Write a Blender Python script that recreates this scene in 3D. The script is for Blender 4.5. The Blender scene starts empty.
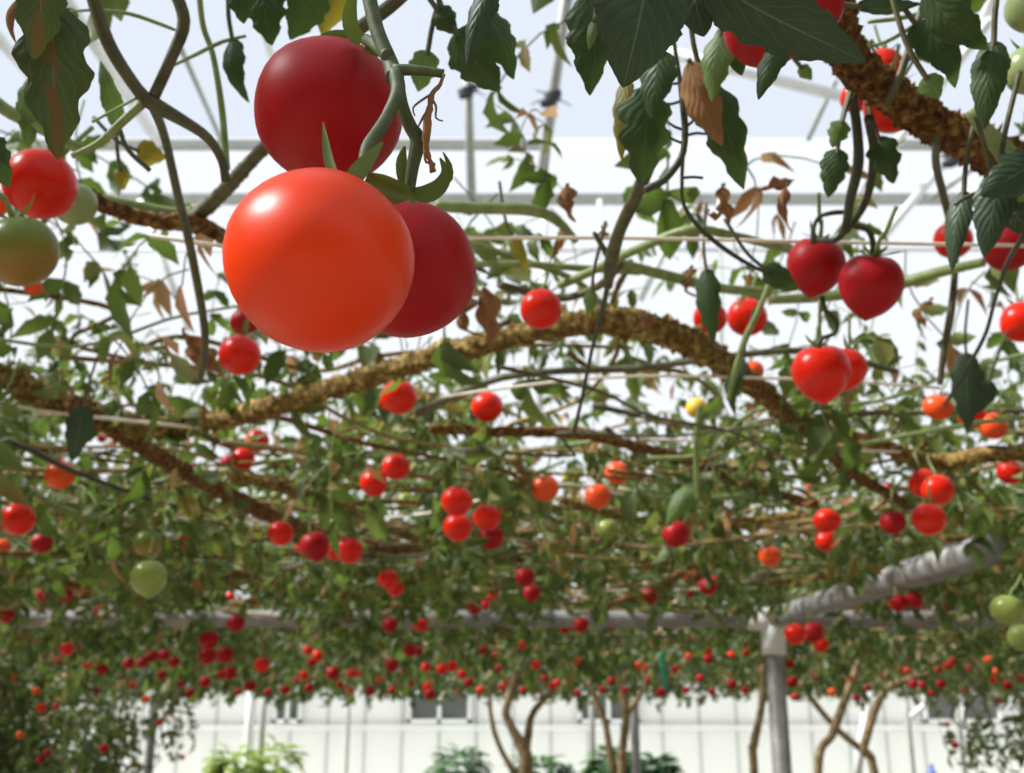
import bpy, math, random
import numpy as np
from mathutils import Vector
PI = math.pi
rng = np.random.default_rng(11)
random.seed(5)
COL = bpy.context.scene.collection
# ---------------------------------------------------------------- camera frame
F = 1080.0
PITCH = math.radians(16.7)
CAM = np.array([0.0, 0.0, 1.75])
FW = np.array([0.0, math.cos(PITCH), math.sin(PITCH)])
UP = np.array([0.0, -math.sin(PITCH), math.cos(PITCH)])
RT = np.array([1.0, 0.0, 0.0])
def ray(px, py):
    return FW + (px - 512) / F * RT + (386.5 - py) / F * UP
def P(px, py, d): return CAM + d * ray(px, py)
def tz(px, py, h):
    return h / max(ray(px, py)[2], 0.004)
def PZ(px, py, h): return P(px, py, tz(px, py, h))
def PY(px, py, Y):
    r = ray(px, py); return P(px, py, Y / r[1])
def project(V):
    q = np.atleast_2d(V) - CAM
    d = q @ FW
    return 512 + F * (q @ RT) / d, 386.5 - F * (q @ UP) / d, d
# ---------------------------------------------------------------- objects
def tag(o, label=None, cat=None, group=None, kind=None):
    if label: o['label'] = label
    if cat: o['category'] = cat
    if group: o['group'] = group
    if kind: o['kind'] = kind
    return o
def np_mesh(name, V, Q, mats, mi=None, uv=None, smooth=True):
    """V (n,3) vertices, Q (m,4) quads (a triangle repeats its last corner), one mesh"""
    V = np.asarray(V, np.float32); Q = np.asarray(Q, np.int32)
    me = bpy.data.meshes.new(name)
    tri = Q[:, 3] == Q[:, 2]
    n = np.where(tri, 3, 4).astype(np.int32)
    idx = Q.reshape(-1)
    keep = np.ones(len(idx), bool); keep[3::4] = ~tri
    idx = idx[keep]
    start = np.concatenate([[0], np.cumsum(n)[:-1]]).astype(np.int32)
    me.vertices.add(len(V)); me.vertices.foreach_set('co', V.reshape(-1))
    me.loops.add(len(idx)); me.loops.foreach_set('vertex_index', idx)
    me.polygons.add(len(Q)); me.polygons.foreach_set('loop_start', start)
    try: me.polygons.foreach_set('loop_total', n)
    except Exception: pass
    for m in (mats if isinstance(mats, (list, tuple)) else [mats]): me.materials.append(m)
    if mi is not None: me.polygons.foreach_set('material_index', np.asarray(mi, np.int32))
    me.polygons.foreach_set('use_smooth', np.full(len(Q), smooth, bool))
    if uv is not None:
        l = me.uv_layers.new(name='UVMap')
        l.data.foreach_set('uv', np.asarray(uv, np.float32)[idx].reshape(-1))
    me.update(calc_edges=True)
    return me
def link(name, me, parent=None):
    o = bpy.data.objects.new(name, me); COL.objects.link(o)
    if parent is not None: o.parent = parent
    return o
def empty(name, loc):
    o = bpy.data.objects.new(name, None); COL.objects.link(o)
    o.location = Vector(loc); o.empty_display_size = 0.02
    return o
def mesh_at(name, V, Q, mats, loc, parent=None, **k):
    """mesh whose origin is loc (world); a child gets coordinates relative to its parent's origin"""
    V = np.asarray(V, float)
    if parent is None:
        o = link(name, np_mesh(name, V - np.asarray(loc), Q, mats, **k)); o.location = Vector(loc)
    else:
        base = np.array(world_of(parent))
        o = link(name, np_mesh(name, V - np.asarray(loc), Q, mats, **k), parent)
        o.location = Vector(np.asarray(loc) - base)
    return o
def world_of(o):
    l = np.array(o.location)
    while o.parent is not None:
        o = o.parent; l = l + np.array(o.location)
    return l
class Geo:
    def __init__(s): s.V = []; s.Q = []; s.mi = []; s.n = 0; s.uv = []
    def add(s, V, Q, mi=0, uv=None):
        V = np.asarray(V, float); Q = np.asarray(Q, int)
        s.V.append(V); s.Q.append(Q + s.n); s.n += len(V); s.mi.append(np.full(len(Q), mi)); s.uv.append(uv)
        return s
    def get(s): return np.concatenate(s.V), np.concatenate(s.Q), np.concatenate(s.mi)
def box(x0, x1, y0, y1, z0, z1):
    V = [(x, y, z) for x in (x0, x1) for y in (y0, y1) for z in (z0, z1)]
    Q = [(0, 1, 3, 2), (4, 6, 7, 5), (0, 4, 5, 1), (2, 3, 7, 6), (0, 2, 6, 4), (1, 5, 7, 3)]
    return np.array(V, float), np.array(Q)
# ---------------------------------------------------------------- tubes
def catmull(pts, step):
    p = np.asarray(pts, float)
    if len(p) == 2:
        L = np.linalg.norm(p[1, :3] - p[0, :3]); n = max(2, int(L / step) + 1)
        t = np.linspace(0, 1, n)[:, None]
        return p[0] * (1 - t) + p[1] * t
    q = np.vstack([2 * p[0] - p[1], p, 2 * p[-1] - p[-2]])
    out = []
    for i in range(1, len(q) - 2):
        a, b, c, d = q[i - 1], q[i], q[i + 1], q[i + 2]
        n = max(2, int(np.linalg.norm(c[:3] - b[:3]) / step) + 1)
        for t in np.arange(n) / n:
            out.append(.5 * ((2 * b) + (c - a) * t + (2 * a - 5 * b + 4 * c - d) * t * t + (3 * b - a - 3 * c + d) * t ** 3))
    out.append(p[-1])
    return np.array(out)
def tube(path, sides=8, rough=0.0, knob=0.0, seed=0, caps=True):
    """path (n,4): x y z radius -> V, Q"""
    r_ = np.random.default_rng(seed)
    p = path[:, :3]; R = np.maximum(path[:, 3], 1e-5)
    T = np.gradient(p, axis=0); T /= np.linalg.norm(T, axis=1)[:, None] + 1e-12
    N = np.zeros_like(T)
    a = np.array([0, 0, 1.0]) if abs(T[0, 2]) < .9 else np.array([1.0, 0, 0])
    n0 = np.cross(T[0], a); N[0] = n0 / np.linalg.norm(n0)
    for i in range(1, len(p)):
        v = N[i - 1] - T[i] * (N[i - 1] @ T[i]); N[i] = v / (np.linalg.norm(v) + 1e-12)
    B = np.cross(T, N)
    th = np.arange(sides) * 2 * PI / sides
    k = np.ones((len(p), sides))
    if rough:
        k += rough * r_.normal(0, 1, k.shape)
        lo = r_.normal(0, 1, (len(p) // 5 + 3, sides))
        k += rough * np.array([lo[i // 5] * (1 - (i % 5) / 5) + lo[i // 5 + 1] * (i % 5) / 5 for i in range(len(p))])
    if knob:
        m = r_.random(k.shape) < .13
        k = np.where(m, k + knob * r_.uniform(.4, 1.3, k.shape), k)
    k = np.clip(k, .55, 2.2)
    V = p[:, None, :] + (R[:, None] * k)[:, :, None] * (np.cos(th)[None, :, None] * N[:, None, :] + np.sin(th)[None, :, None] * B[:, None, :])
    V = V.reshape(-1, 3)
    i = np.arange(len(p) - 1)[:, None] * sides; j = np.arange(sides)[None, :]; jn = (j + 1) % sides
    Q = np.stack([i + j, i + jn, i + sides + jn, i + sides + j], -1).reshape(-1, 4)
    if caps:
        c0 = len(V); V = np.vstack([V, p[0], p[-1]]); e = (len(p) - 1) * sides
        q0 = [(c0, (s + 1) % sides, s, s) for s in range(sides)]
        q1 = [(c0 + 1, e + s, e + (s + 1) % sides, e + (s + 1) % sides) for s in range(sides)]
        Q = np.vstack([Q, q0, q1])
    return V, Q
# ---------------------------------------------------------------- materials
def mat(name):
    m = bpy.data.materials.new(name); m.use_nodes = True
    nt = m.node_tree; nt.nodes.clear()
    out = nt.nodes.new('ShaderNodeOutputMaterial')
    return m, nt, out
def N(nt, t, **k):
    n = nt.nodes.new('ShaderNode' + t)
    for a, b in k.items():
        if a in n.inputs: n.inputs[a].default_value = b
        else: setattr(n, a, b)
    return n
def ramp(nt, fac, stops):
    r = N(nt, 'ValToRGB'); e = r.color_ramp.elements
    while len(e) < len(stops): e.new(.5)
    for el, (p, c) in zip(e, stops): el.position = p; el.color = (*c, 1)
    nt.links.new(fac, r.inputs[0]); return r.outputs[0]
def math_n(nt, op, a, b=None, c=None):
    n = N(nt, 'Math', operation=op)
    for i, v in enumerate((a, b, c)):
        if v is None: continue
        if isinstance(v, (int, float)): n.inputs[i].default_value = v
        else: nt.links.new(v, n.inputs[i])
    return n.outputs[0]
def mixc(nt, f, a, b):
    n = N(nt, 'Mix', data_type='RGBA')
    for s, v in ((0, f), (6, a), (7, b)):
        if isinstance(v, (int, float)): n.inputs[s].default_value = v
        elif isinstance(v, tuple): n.inputs[s].default_value = (*v, 1)
        else: nt.links.new(v, n.inputs[s])
    return n.outputs[2]
def noise(nt, scale, detail=3, coord='Object', rough=.5):
    tc = N(nt, 'TexCoord'); n = N(nt, 'TexNoise', Scale=scale, Detail=detail, Roughness=rough)
    nt.links.new(tc.outputs[coord], n.inputs['Vector']); return n.outputs['Fac']
def bumped(nt, h, strength, dist):
    b = N(nt, 'Bump', Strength=strength, Distance=dist); nt.links.new(h, b.inputs['Height']); return b.outputs['Normal']
def simple(name, stops, scale=20, rough=.5, metal=0, bump=0, bdist=.002, spec=.5, detail=4):
    m, nt, out = mat(name)
    f = noise(nt, scale, detail)
    c = ramp(nt, f, stops)
    p = N(nt, 'BsdfPrincipled', Roughness=rough, Metallic=metal); p.inputs['Specular IOR Level'].default_value = spec
    nt.links.new(c, p.inputs['Base Color'])
    if bump: nt.links.new(bumped(nt, f, bump, bdist), p.inputs['Normal'])
    nt.links.new(p.outputs[0], out.inputs[0]); return m
def tomato_mat(name, c1, c2, rough=.3, spec=.3, spots=True, scale=60, coat=.0, green_top=None):
    m, nt, out = mat(name)
    f = noise(nt, scale, 4)
    c = ramp(nt, f, [(.3, c1), (.7, c2)])
    if green_top:
        tc = N(nt, 'TexCoord'); sx = N(nt, 'SeparateXYZ'); nt.links.new(tc.outputs['Generated'], sx.inputs[0])
        k = ramp(nt, math_n(nt, 'ADD', sx.outputs[2], math_n(nt, 'MULTIPLY', noise(nt, 45, 2), .4)), [(.45, (0, 0, 0)), (1.05, (1, 1, 1))])
        c = mixc(nt, k, c, green_top)
    if spots:
        tc = N(nt, 'TexCoord'); vo = N(nt, 'TexVoronoi', Scale=330.0); nt.links.new(tc.outputs['Object'], vo.inputs['Vector'])
        s = math_n(nt, 'LESS_THAN', vo.outputs['Distance'], .085)
        wh = N(nt, 'TexWhiteNoise'); nt.links.new(vo.outputs['Color'], wh.inputs['Vector'])
        s = math_n(nt, 'MULTIPLY', s, math_n(nt, 'LESS_THAN', wh.outputs['Value'], .10))
        c = mixc(nt, math_n(nt, 'MULTIPLY', s, .6), c, (.95, .62, .42))
    p = N(nt, 'BsdfPrincipled', Roughness=rough); p.inputs['Specular IOR Level'].default_value = spec
    p.inputs['Coat Weight'].default_value = coat; p.inputs['Coat Roughness'].default_value = .2
    p.inputs['Subsurface Weight'].default_value = .0
    nt.links.new(c, p.inputs['Base Color'])
    nt.links.new(bumped(nt, noise(nt, 220, 2), .04, .001), p.inputs['Normal'])
    nt.links.new(p.outputs[0], out.inputs[0]); return m
def leaf_mat(name, stops, trans=(.25, .42, .04), tw=.35, veins=None, patch=None, island=True, rough=.5):
    m, nt, out = mat(name)
    if island:
        g = N(nt, 'NewGeometry'); f = g.outputs['Random Per Island']
    else: f = noise(nt, 60, 4)
    c = ramp(nt, f, stops)
    c = mixc(nt, math_n(nt, 'MULTIPLY', noise(nt, 90, 3), .35), c, tuple(x * .55 for x in stops[len(stops) // 2][1]))
    nrm = None
    if veins or patch:
        tc = N(nt, 'TexCoord'); sx = N(nt, 'SeparateXYZ'); nt.links.new(tc.outputs['UV'], sx.inputs[0])
        u = math_n(nt, 'ABSOLUTE', math_n(nt, 'SUBTRACT', sx.outputs[0], .5))
    if veins:
        mid = math_n(nt, 'LESS_THAN', u, .014)
        w = math_n(nt, 'SINE', math_n(nt, 'SUBTRACT', math_n(nt, 'MULTIPLY', sx.outputs[1], 44), math_n(nt, 'MULTIPLY', u, 34)))
        sv = math_n(nt, 'MULTIPLY', math_n(nt, 'GREATER_THAN', w, .975), .5)
        vv = math_n(nt, 'MAXIMUM', mid, sv)
        c = mixc(nt, math_n(nt, 'MULTIPLY', vv, .55), c, veins)
        nrm = bumped(nt, math_n(nt, 'ADD', math_n(nt, 'MULTIPLY', w, -.5), noise(nt, 120, 3)), .22, .001)
    if patch:
        pc, thr = patch
        k = math_n(nt, 'ADD', noise(nt, 55, 4), math_n(nt, 'MULTIPLY', u, -.5))
        k = ramp(nt, k, [(thr, (0, 0, 0)), (thr + .07, (1, 1, 1))])
        c = mixc(nt, k, c, pc)
    p = N(nt, 'BsdfPrincipled', Roughness=rough); p.inputs['Specular IOR Level'].default_value = .35
    t = N(nt, 'BsdfTranslucent')
    nt.links.new(c, p.inputs['Base Color'])
    tcol = N(nt, 'Mix', data_type='RGBA', blend_type='MIX'); tcol.inputs[0].default_value = .5
    nt.links.new(c, tcol.inputs[6]); tcol.inputs[7].default_value = (*trans, 1)
    nt.links.new(tcol.outputs[2], t.inputs['Color'])
    if nrm is not None: nt.links.new(nrm, p.inputs['Normal'])
    x = N(nt, 'MixShader'); x.inputs[0].default_value = tw
    nt.links.new(p.outputs[0], x.inputs[1]); nt.links.new(t.outputs[0], x.inputs[2])
    nt.links.new(x.outputs[0], out.inputs[0]); return m

M = {}
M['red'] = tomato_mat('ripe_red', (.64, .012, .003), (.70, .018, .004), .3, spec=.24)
M['hero'] = tomato_mat('ripe_red_sunlit', (.74, .036, .002), (.78, .046, .002), .36, spec=.28)  # brighter, more orange red carries the sunlight on the front tomato
M['dark'] = tomato_mat('ripe_dark_shaded_red', (.30, .004, .007), (.37, .006, .008), .46, spec=.2)  # dark red; shade on the rear and top tomatoes is put into this colour
M['orange'] = tomato_mat('ripening_orange', (.80, .10, .012), (.72, .05, .012), .3)
M['yellow'] = tomato_mat('ripening_yellow', (.75, .50, .05), (.68, .42, .04), .3)
M['green'] = tomato_mat('unripe_green', (.26, .30, .07), (.21, .27, .06), .28, spots=False)
M['palegreen'] = tomato_mat('unripe_pale_green', (.26, .31, .13), (.22, .27, .11), .3, spots=False)
M['turning'] = tomato_mat('turning_brown_green', (.26, .13, .02), (.22, .14, .025), .3, spots=False, green_top=(.14, .20, .03))
M['sepal'] = leaf_mat('sepal_green', [(.2, (.07, .11, .025)), (.8, (.12, .19, .04))], (.3, .4, .06), .2, rough=.55)
M['stalk'] = simple('hairy_green_stalk', [(.3, (.040, .058, .018)), (.7, (.085, .11, .042))], 260, .6, bump=.3, bdist=.0006)
M['green_stem'] = simple('green_stem', [(.3, (.13, .18, .045)), (.7, (.24, .29, .10))], 130, .55, bump=.2)
M['olive_stem'] = simple('olive_stem', [(.3, (.045, .040, .015)), (.7, (.105, .095, .036))], 140, .6, bump=.3)
M['dark_stem'] = simple('dark_stem', [(.3, (.020, .024, .010)), (.7, (.050, .056, .024))], 140, .6, bump=.2)
M['bark'] = simple('rough_brown_bark', [(.3, (.035, .014, .005)), (.5, (.12, .055, .018)), (.75, (.36, .21, .07))], 190, .85, bump=.8, bdist=.002, spec=.15)
M['twig'] = simple('dry_brown_twig', [(.3, (.15, .09, .04)), (.7, (.38, .27, .13))], 60, .8, spec=.2)
M['gold_bark'] = simple('rough_golden_bark', [(.3, (.06, .034, .010)), (.52, (.17, .105, .030)), (.75, (.48, .35, .12))], 150, .85, bump=.8, bdist=.002, spec=.15)
M['trunk'] = simple('woody_trunk', [(.3, (.13, .085, .04)), (.7, (.32, .23, .12))], 40, .8, bump=.6, bdist=.006, spec=.2)
M['leaf'] = leaf_mat('canopy_leaf', [(.0, (.024, .042, .013)), (.4, (.050, .075, .021)), (.72, (.10, .125, .036)), (.88, (.19, .21, .06)), (.93, (.28, .25, .075)), (.96, (.24, .12, .04))], tw=.36)
M['leaf_far'] = leaf_mat('far_canopy_leaf', [(.0, (.024, .040, .014)), (.45, (.050, .070, .023)), (.8, (.10, .115, .042)), (.90, (.22, .20, .07)), (.95, (.23, .12, .045))], tw=.34)
M['leaf_dry'] = leaf_mat('dry_leaf', [(.0, (.20, .09, .035)), (.5, (.34, .17, .07)), (1., (.50, .32, .16))], (.6, .3, .1), .3, rough=.8)
M['leaf_near'] = leaf_mat('near_leaf', [(.3, (.022, .046, .014)), (.7, (.040, .072, .020))], (.10, .19, .02), .28, veins=(.08, .12, .05), island=False)
M['leaf_dark'] = leaf_mat('near_dark_leaf', [(.3, (.022, .043, .022)), (.7, (.042, .070, .036))], (.03, .07, .01), .2, veins=(.13, .18, .10), island=False)
M['leaf_light'] = leaf_mat('near_light_leaf', [(.3, (.075, .13, .035)), (.7, (.13, .20, .055))], (.26, .40, .05), .35, veins=(.28, .38, .16), island=False)
M['leaf_blight'] = leaf_mat('near_leaf_brown_patch', [(.3, (.024, .045, .015)), (.7, (.042, .068, .022))], (.14, .17, .02), .25, veins=(.16, .22, .10), patch=((.11, .04, .014), .52), island=False)
M['leaf_yellow'] = leaf_mat('near_leaf_yellowing', [(.3, (.13, .125, .014)), (.7, (.24, .19, .02))], (.6, .45, .03), .4, veins=(.4, .36, .1), patch=((.11, .13, .03), .52), island=False)
M['leaf_brown'] = leaf_mat('near_leaf_withered', [(.3, (.15, .062, .026)), (.7, (.30, .15, .06))], (.4, .16, .06), .22, veins=(.36, .2, .12), island=False, rough=.85)
M['steel'] = simple('galvanised_steel', [(.3, (.20, .185, .175)), (.7, (.31, .29, .28))], 30, .55, .2)
M['white_paint'] = simple('white_painted_steel', [(.3, (.70, .70, .66)), (.7, (.80, .80, .77))], 12, .5)
M['grey_paint'] = simple('grey_painted_steel', [(.3, (.30, .30, .26)), (.7, (.38, .38, .34))], 12, .5)
M['wire'] = simple('pale_twine', [(.3, (.66, .58, .46)), (.7, (.80, .72, .60))], 200, .6)
M['black'] = simple('black_clamp', [(.3, (.015, .015, .018)), (.7, (.04, .04, .045))], 80, .6)
M['floor'] = simple('pale_sand_floor', [(.3, (.16, .14, .11)), (.7, (.24, .21, .17))], 6, .9, bump=.2)
M['tie'] = simple('green_plastic_tie', [(.3, (.01, .16, .09)), (.7, (.015, .22, .12))], 20, .5)
M['blue'] = simple('blue_plastic', [(.3, (.08, .12, .40)), (.7, (.11, .16, .48))], 20, .5)
M['bush'] = leaf_mat('bush_leaf', [(.0, (.03, .10, .04)), (.6, (.05, .16, .06)), (1., (.12, .26, .09))], tw=.3)
M['bush_yellow'] = leaf_mat('yellow_bush_leaf', [(.0, (.22, .34, .08)), (.6, (.34, .46, .10)), (1., (.5, .55, .14))], (.5, .6, .1), tw=.35)
def wall_mat():
    m, nt, out = mat('white_wall_panel')
    tc = N(nt, 'TexCoord'); sx = N(nt, 'SeparateXYZ'); nt.links.new(tc.outputs['Object'], sx.inputs[0])
    f = math_n(nt, 'FRACT', math_n(nt, 'MULTIPLY', sx.outputs[0], 2.9))
    k = math_n(nt, 'LESS_THAN', f, .09)
    c = mixc(nt, k, (.97, .96, .90), (.66, .66, .61))
    d = N(nt, 'BsdfDiffuse'); t = N(nt, 'BsdfTranslucent')
    nt.links.new(c, d.inputs[0]); nt.links.new(c, t.inputs[0])
    x = N(nt, 'MixShader'); x.inputs[0].default_value = .8
    nt.links.new(d.outputs[0], x.inputs[1]); nt.links.new(t.outputs[0], x.inputs[2]); nt.links.new(x.outputs[0], out.inputs[0])
    return m
def glazing(name, clear, col):
    m, nt, out = mat(name)
    a = N(nt, 'BsdfTransparent'); a.inputs[0].default_value = (*col, 1)
    t = N(nt, 'BsdfTranslucent'); t.inputs[0].default_value = (.97, .97, .97, 1)
    x = N(nt, 'MixShader'); x.inputs[0].default_value = 1 - clear
    nt.links.new(a.outputs[0], x.inputs[1]); nt.links.new(t.outputs[0], x.inputs[2]); nt.links.new(x.outputs[0], out.inputs[0])
    return m
M['wall'] = wall_mat()
M['side'] = simple('grey_green_side_panel', [(.3, (.20, .23, .18)), (.7, (.28, .30, .25))], 3, .8)
M['clear'] = glazing('roof_glazing', .96, (.77, .80, .84))
M['frost'] = glazing('frosted_glazing', .25, (1, 1, 1))
def dark_glass():
    m, nt, out = mat('dim_window_glass')
    p = N(nt, 'BsdfPrincipled', Roughness=.12); p.inputs['Base Color'].default_value = (.16, .16, .15, 1)
    nt.links.new(p.outputs[0], out.inputs[0]); return m
M['glass'] = dark_glass()

# ---------------------------------------------------------------- setting
def struct(name, V, Q, m, smooth=False):
    o = link(name, np_mesh(name, V, Q, m, smooth=smooth)); o['kind'] = 'structure'; return o
YW = 10.5
struct('floor', *box(-16, 16, -8, YW + .1, -.1, 0), M['floor'])
ze = PY(512, 201, YW)[2]; zf = PY(512, 147, YW)[2]
zl = PY(512, 727, YW)[2]; zt = 2.75
# far wall around its three windows
wins = [(272, 301, 692), (407, 471, 692), (578, 640, 692), (925, 1004, 697)]
wx = [(PY(a, 727, YW)[0], PY(b, 727, YW)[0]) for a, b, _ in wins]
z0w, z1w = PY(512, 723, YW)[2], PY(512, 690, YW)[2]
g = Geo()
xs = [-9] + [v for ab in wx for v in ab] + [9]
g.add(*box(-9, 9, YW, YW + .06, 0, z0w)); g.add(*box(-9, 9, YW, YW + .06, z1w, zt))
for i in range(0, len(xs), 2): g.add(*box(xs[i], xs[i + 1], YW, YW + .06, z0w, z1w))
V, Q, mi = g.get(); struct('wall_back', V, Q, M['wall'])
for i, (a, b) in enumerate(wx):
    w = struct('window_%d' % (i + 1), *box(a, b, YW + .03, YW + .05, z0w, z1w), M['glass'])
    fr = Geo(); e = .035
    for bx in ((a, a + e, z0w, z1w), (b - e, b, z0w, z1w), (a, b, z0w, z0w + e), (a, b, z1w - e, z1w), ((a + b) / 2 - e / 2, (a + b) / 2 + e / 2, z0w, z1w)):
        fr.add(*box(bx[0], bx[1], YW - .015, YW + .03, bx[2], bx[3]))
    V, Q, mi = fr.get(); link('window_frame', np_mesh('window_frame', V, Q, M['white_paint'], smooth=False), w)
struct('trim_1', *box(-9, 9, YW - .06, YW, zl - .03, zl + .012), M['white_paint'])
struct('window_5', *box(-9, 9, YW + .02, YW + .03, zt, ze), M['frost'])
struct('window_6', *box(-9, 9, YW + .02, YW + .03, ze, zf), M['frost'])
def barV(a, b, w): return tube(catmull([np.append(a, w), np.append(b, w)], 5), 10)
tn = [1]
def bar(a, b, r, m='grey_paint'):
    tn[0] += 1
    V, Q = barV(np.asarray(a), np.asarray(b), r)
    return struct('trim_%d' % tn[0], V, Q, M[m], smooth=True)
struct('trim_60', *box(-9, 9, YW - .08, YW, ze - .05, ze + .05), M['grey_paint'])
struct('trim_61', *box(-9, PY(545, 147, YW)[0], YW - .08, YW, zf - .045, zf + .045), M['grey_paint'])
struct('trim_62', *box(PY(880, 147, YW)[0], 9, YW - .08, YW, zf - .045, zf + .045), M['grey_paint'])
for nm, q in (('wall_left', (-9.06, -9, -6, YW, 0, 4.2)), ('wall_right', (9, 9.06, -6, YW, 0, 4.2)), ('wall_front', (-9, 9, -6.06, -6, 0, 4.2))):
    struct(nm, *box(*q), M['side'])
# roof: glazing sheet from the eave up over the viewer
def sheet(p0, p1, p2, p3, th):
    v = np.array([p0, p1, p2, p3], float); w = v + np.array([0, 0, th])
    return np.vstack([v, w]), np.array([(0, 1, 2, 3), (7, 6, 5, 4), (0, 4, 5, 1), (1, 5, 6, 2), (2, 6, 7, 3), (3, 7, 4, 0)])
def zroof(y): return zf + .12 + (YW - y) * .30
V, Q = sheet((-11, YW, zroof(YW)), (11, YW, zroof(YW)), (11, -6, zroof(-6)), (-11, -6, zroof(-6)), .01)
struct('ceiling', V, Q, M['clear'])
# trusses and glazing bars of the roof
def rbar(p, q, w, m='grey_paint', y0=None, y1=None):
    """bar under the roof from pixel p at depth y0 to pixel q at depth y1"""
    a = PY(p[0], p[1], y0); b = PY(q[0], q[1], y1)
    r = w / 2 * ((a - CAM) @ FW + (b - CAM) @ FW) / 2 / F
    return bar(a, b, r, m)
rbar((40, -40), (158, 142), 12, 'white_paint', 7.2, 10.2)
rbar((-30, 5), (50, 98), 11, 'white_paint', 7.0, 9.6)
rbar((175, 35), (222, 142), 5, 'grey_paint', 8.6, 10.3)
rbar((240, -40), (278, 75), 8, 'white_paint', 7.4, 9.4)
rbar((572, -40), (538, 205), 11, 'grey_paint', 8.6, 10.35)
rbar((467, 60), (472, 205), 9, 'grey_paint', 9.6, 10.35)
rbar((650, 48), (840, 96), 12, 'white_paint', 9.4, 9.4)
rbar((836, 80), (808, 140), 5, 'grey_paint', 9.4, 10.0)
rbar((990, 20), (880, 165), 9, 'white_paint', 8.2, 9.9)
rbar((940, 168), (868, 255), 9, 'white_paint', 9.8, 9.9)
rbar((1000, -20), (974, 45), 10, 'white_paint', 8.0, 9.0)
rbar((930, 200), (1040, 120), 5, 'grey_paint', 9.9, 9.8)
rbar((690, 200), (640, 300), 8, 'white_paint', 10.3, 10.3)
rbar((600, 200), (596, 420), 5, 'white_paint', 10.35, 10.35)
rbar((720, 200), (722, 420), 5, 'white_paint', 10.35, 10.35)
rbar((375, 200), (372, 420), 6, 'white_paint', 10.35, 10.35)
rbar((545, 200), (540, 420), 7, 'white_paint', 10.35, 10.35)
rbar((-40, 250), (1060, 250), 4, 'white_paint', 10.35, 10.35)
rbar((140, 200), (190, 330), 7, 'white_paint', 10.2, 10.3)
def clamp(px, py, y, r, label):
    c = PY(px, py, y); g = Geo()
    for i in range(3):
        a = c + np.array([rng.uniform(-.6, .6) * r, -.03, (i - 1) * r * .55])
        V, Q = tube(catmull([np.append(a - [r * .9, 0, r * .2], r * .42), np.append(a, r * .6), np.append(a + [r * .9, 0, r * .25], r * .42)], r * .2), 10, .06, seed=i)
        g.add(V, Q)
    for i in range(5):
        e = c + np.array([rng.uniform(-2.6, 2.6) * r, -.03, rng.uniform(-1.2, 1.2) * r])
        g.add(*tube(catmull([np.append(c, r * .13), np.append((c + e) / 2 + [0, 0, r * .3], r * .1), np.append(e, r * .06)], r * .3), 5))
    V, Q, mi = g.get()
    tag(mesh_at('cable_clamp', V, Q, M['black'], c), label, 'clamp')
clamp(552, 100, 9.4, .085, 'black cable clamp tied round the slanting grey roof post')
clamp(468, 93, 9.7, .075, 'black cable clamp at the top of the short upright roof post')
clamp(952, 160, 9.8, .09, 'dark cable clamp under the brown vine stem at upper right')

# ---------------------------------------------------------------- steel arbour
def pole(name, a, b, r, label, cat, m='steel', cap=True, sides=16):
    a = np.asarray(a, float); b = np.asarray(b, float)
    V, Q = tube(catmull([np.append(a, r), np.append(b, r)], .5), sides)
    o = mesh_at(name, V, Q, M[m], a)
    return tag(o, label, cat)
HB = .25
ctop = PZ(772, 619, HB)
yb = ctop[1]
bx = ctop[0]
post = pole('steel_post', (bx, yb, 0), (bx, yb, ctop[2] - .02), .026, 'round grey steel post carrying the pipes at lower right', 'post')
V, Q = tube(catmull([(bx, yb, ctop[2] - .10, .034), (bx, yb, ctop[2] + .03, .034)], .05), 16)
g = Geo(); g.add(V, Q); V, Q = tube(catmull([(bx - .07, yb, ctop[2], .032), (bx + .07, yb, ctop[2], .032)], .05), 16); g.add(V, Q); V, Q, mi = g.get()
mesh_at('collar', V, Q, M['white_paint'], (bx, yb, ctop[2] - .06), post)
V, Q = box(bx - .055, bx + .055, yb - .06, yb + .06, 0, .012); mesh_at('base_plate', V, Q, M['steel'], (bx, yb, 0), post, smooth=False)
pole('cross_pipe', (-3.6, yb, ctop[2]), (3.6, yb, ctop[2]), .024, 'long grey cross pipe running level through the vines past the post', 'pipe')
e = PZ(988, 549, HB)
dirb = (e - ctop) / np.linalg.norm(e - ctop)
pole('support_pipe', ctop + dirb * .05 - [0, 0, .0], e, .027, 'grey support pipe slanting from the steel post towards the right edge', 'pipe')
for px, w, Y, lab in ((152, 9, 7.6, 'slim grey post under the leaves at lower left'), (262, 6, 9.6, 'thin dark grey post left of the white wall'),
                      (348, 3.5, 9.9, 'very thin grey rod before the white wall beside the wide window'), (592, 6, 9.2, 'thin grey post just left of the twin trunks'),
                      (635, 9, 7.6, 'slim grey post between the twin trunks and the round post'), (909, 5, 9.5, 'thin dark post at the foot of the short white brace'),
                      (960, 5, 9.6, 'thin pale post at right behind hanging leaves')):
    a = PY(px, 730, Y)
    pole('steel_post', (a[0], a[1], 0), (a[0], a[1], CAM[2] + HB + .1), w / 2 * (a[1] * math.cos(PITCH)) / F, lab, 'post', 'grey_paint' if w < 8 else 'steel', sides=10)
a = PY(249, 730, 9.8); pole('steel_post', (a[0], a[1], 0), (a[0], a[1], 2.1), .036, 'thick white post beside the thin dark post at left', 'post', 'white_paint')
a = PY(855, 790, 9.3); b = PY(872, 672, 9.3); a[2] = max(a[2], .02); pole('brace', a, b, .036, 'white slanting brace behind the crossed trunks', 'brace', 'white_paint')
a = PY(911, 717, 9.2); b = PY(934, 697, 9.2); pole('brace', a, b, .022, 'short white brace leaning from the thin dark post', 'brace', 'white_paint')
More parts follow.
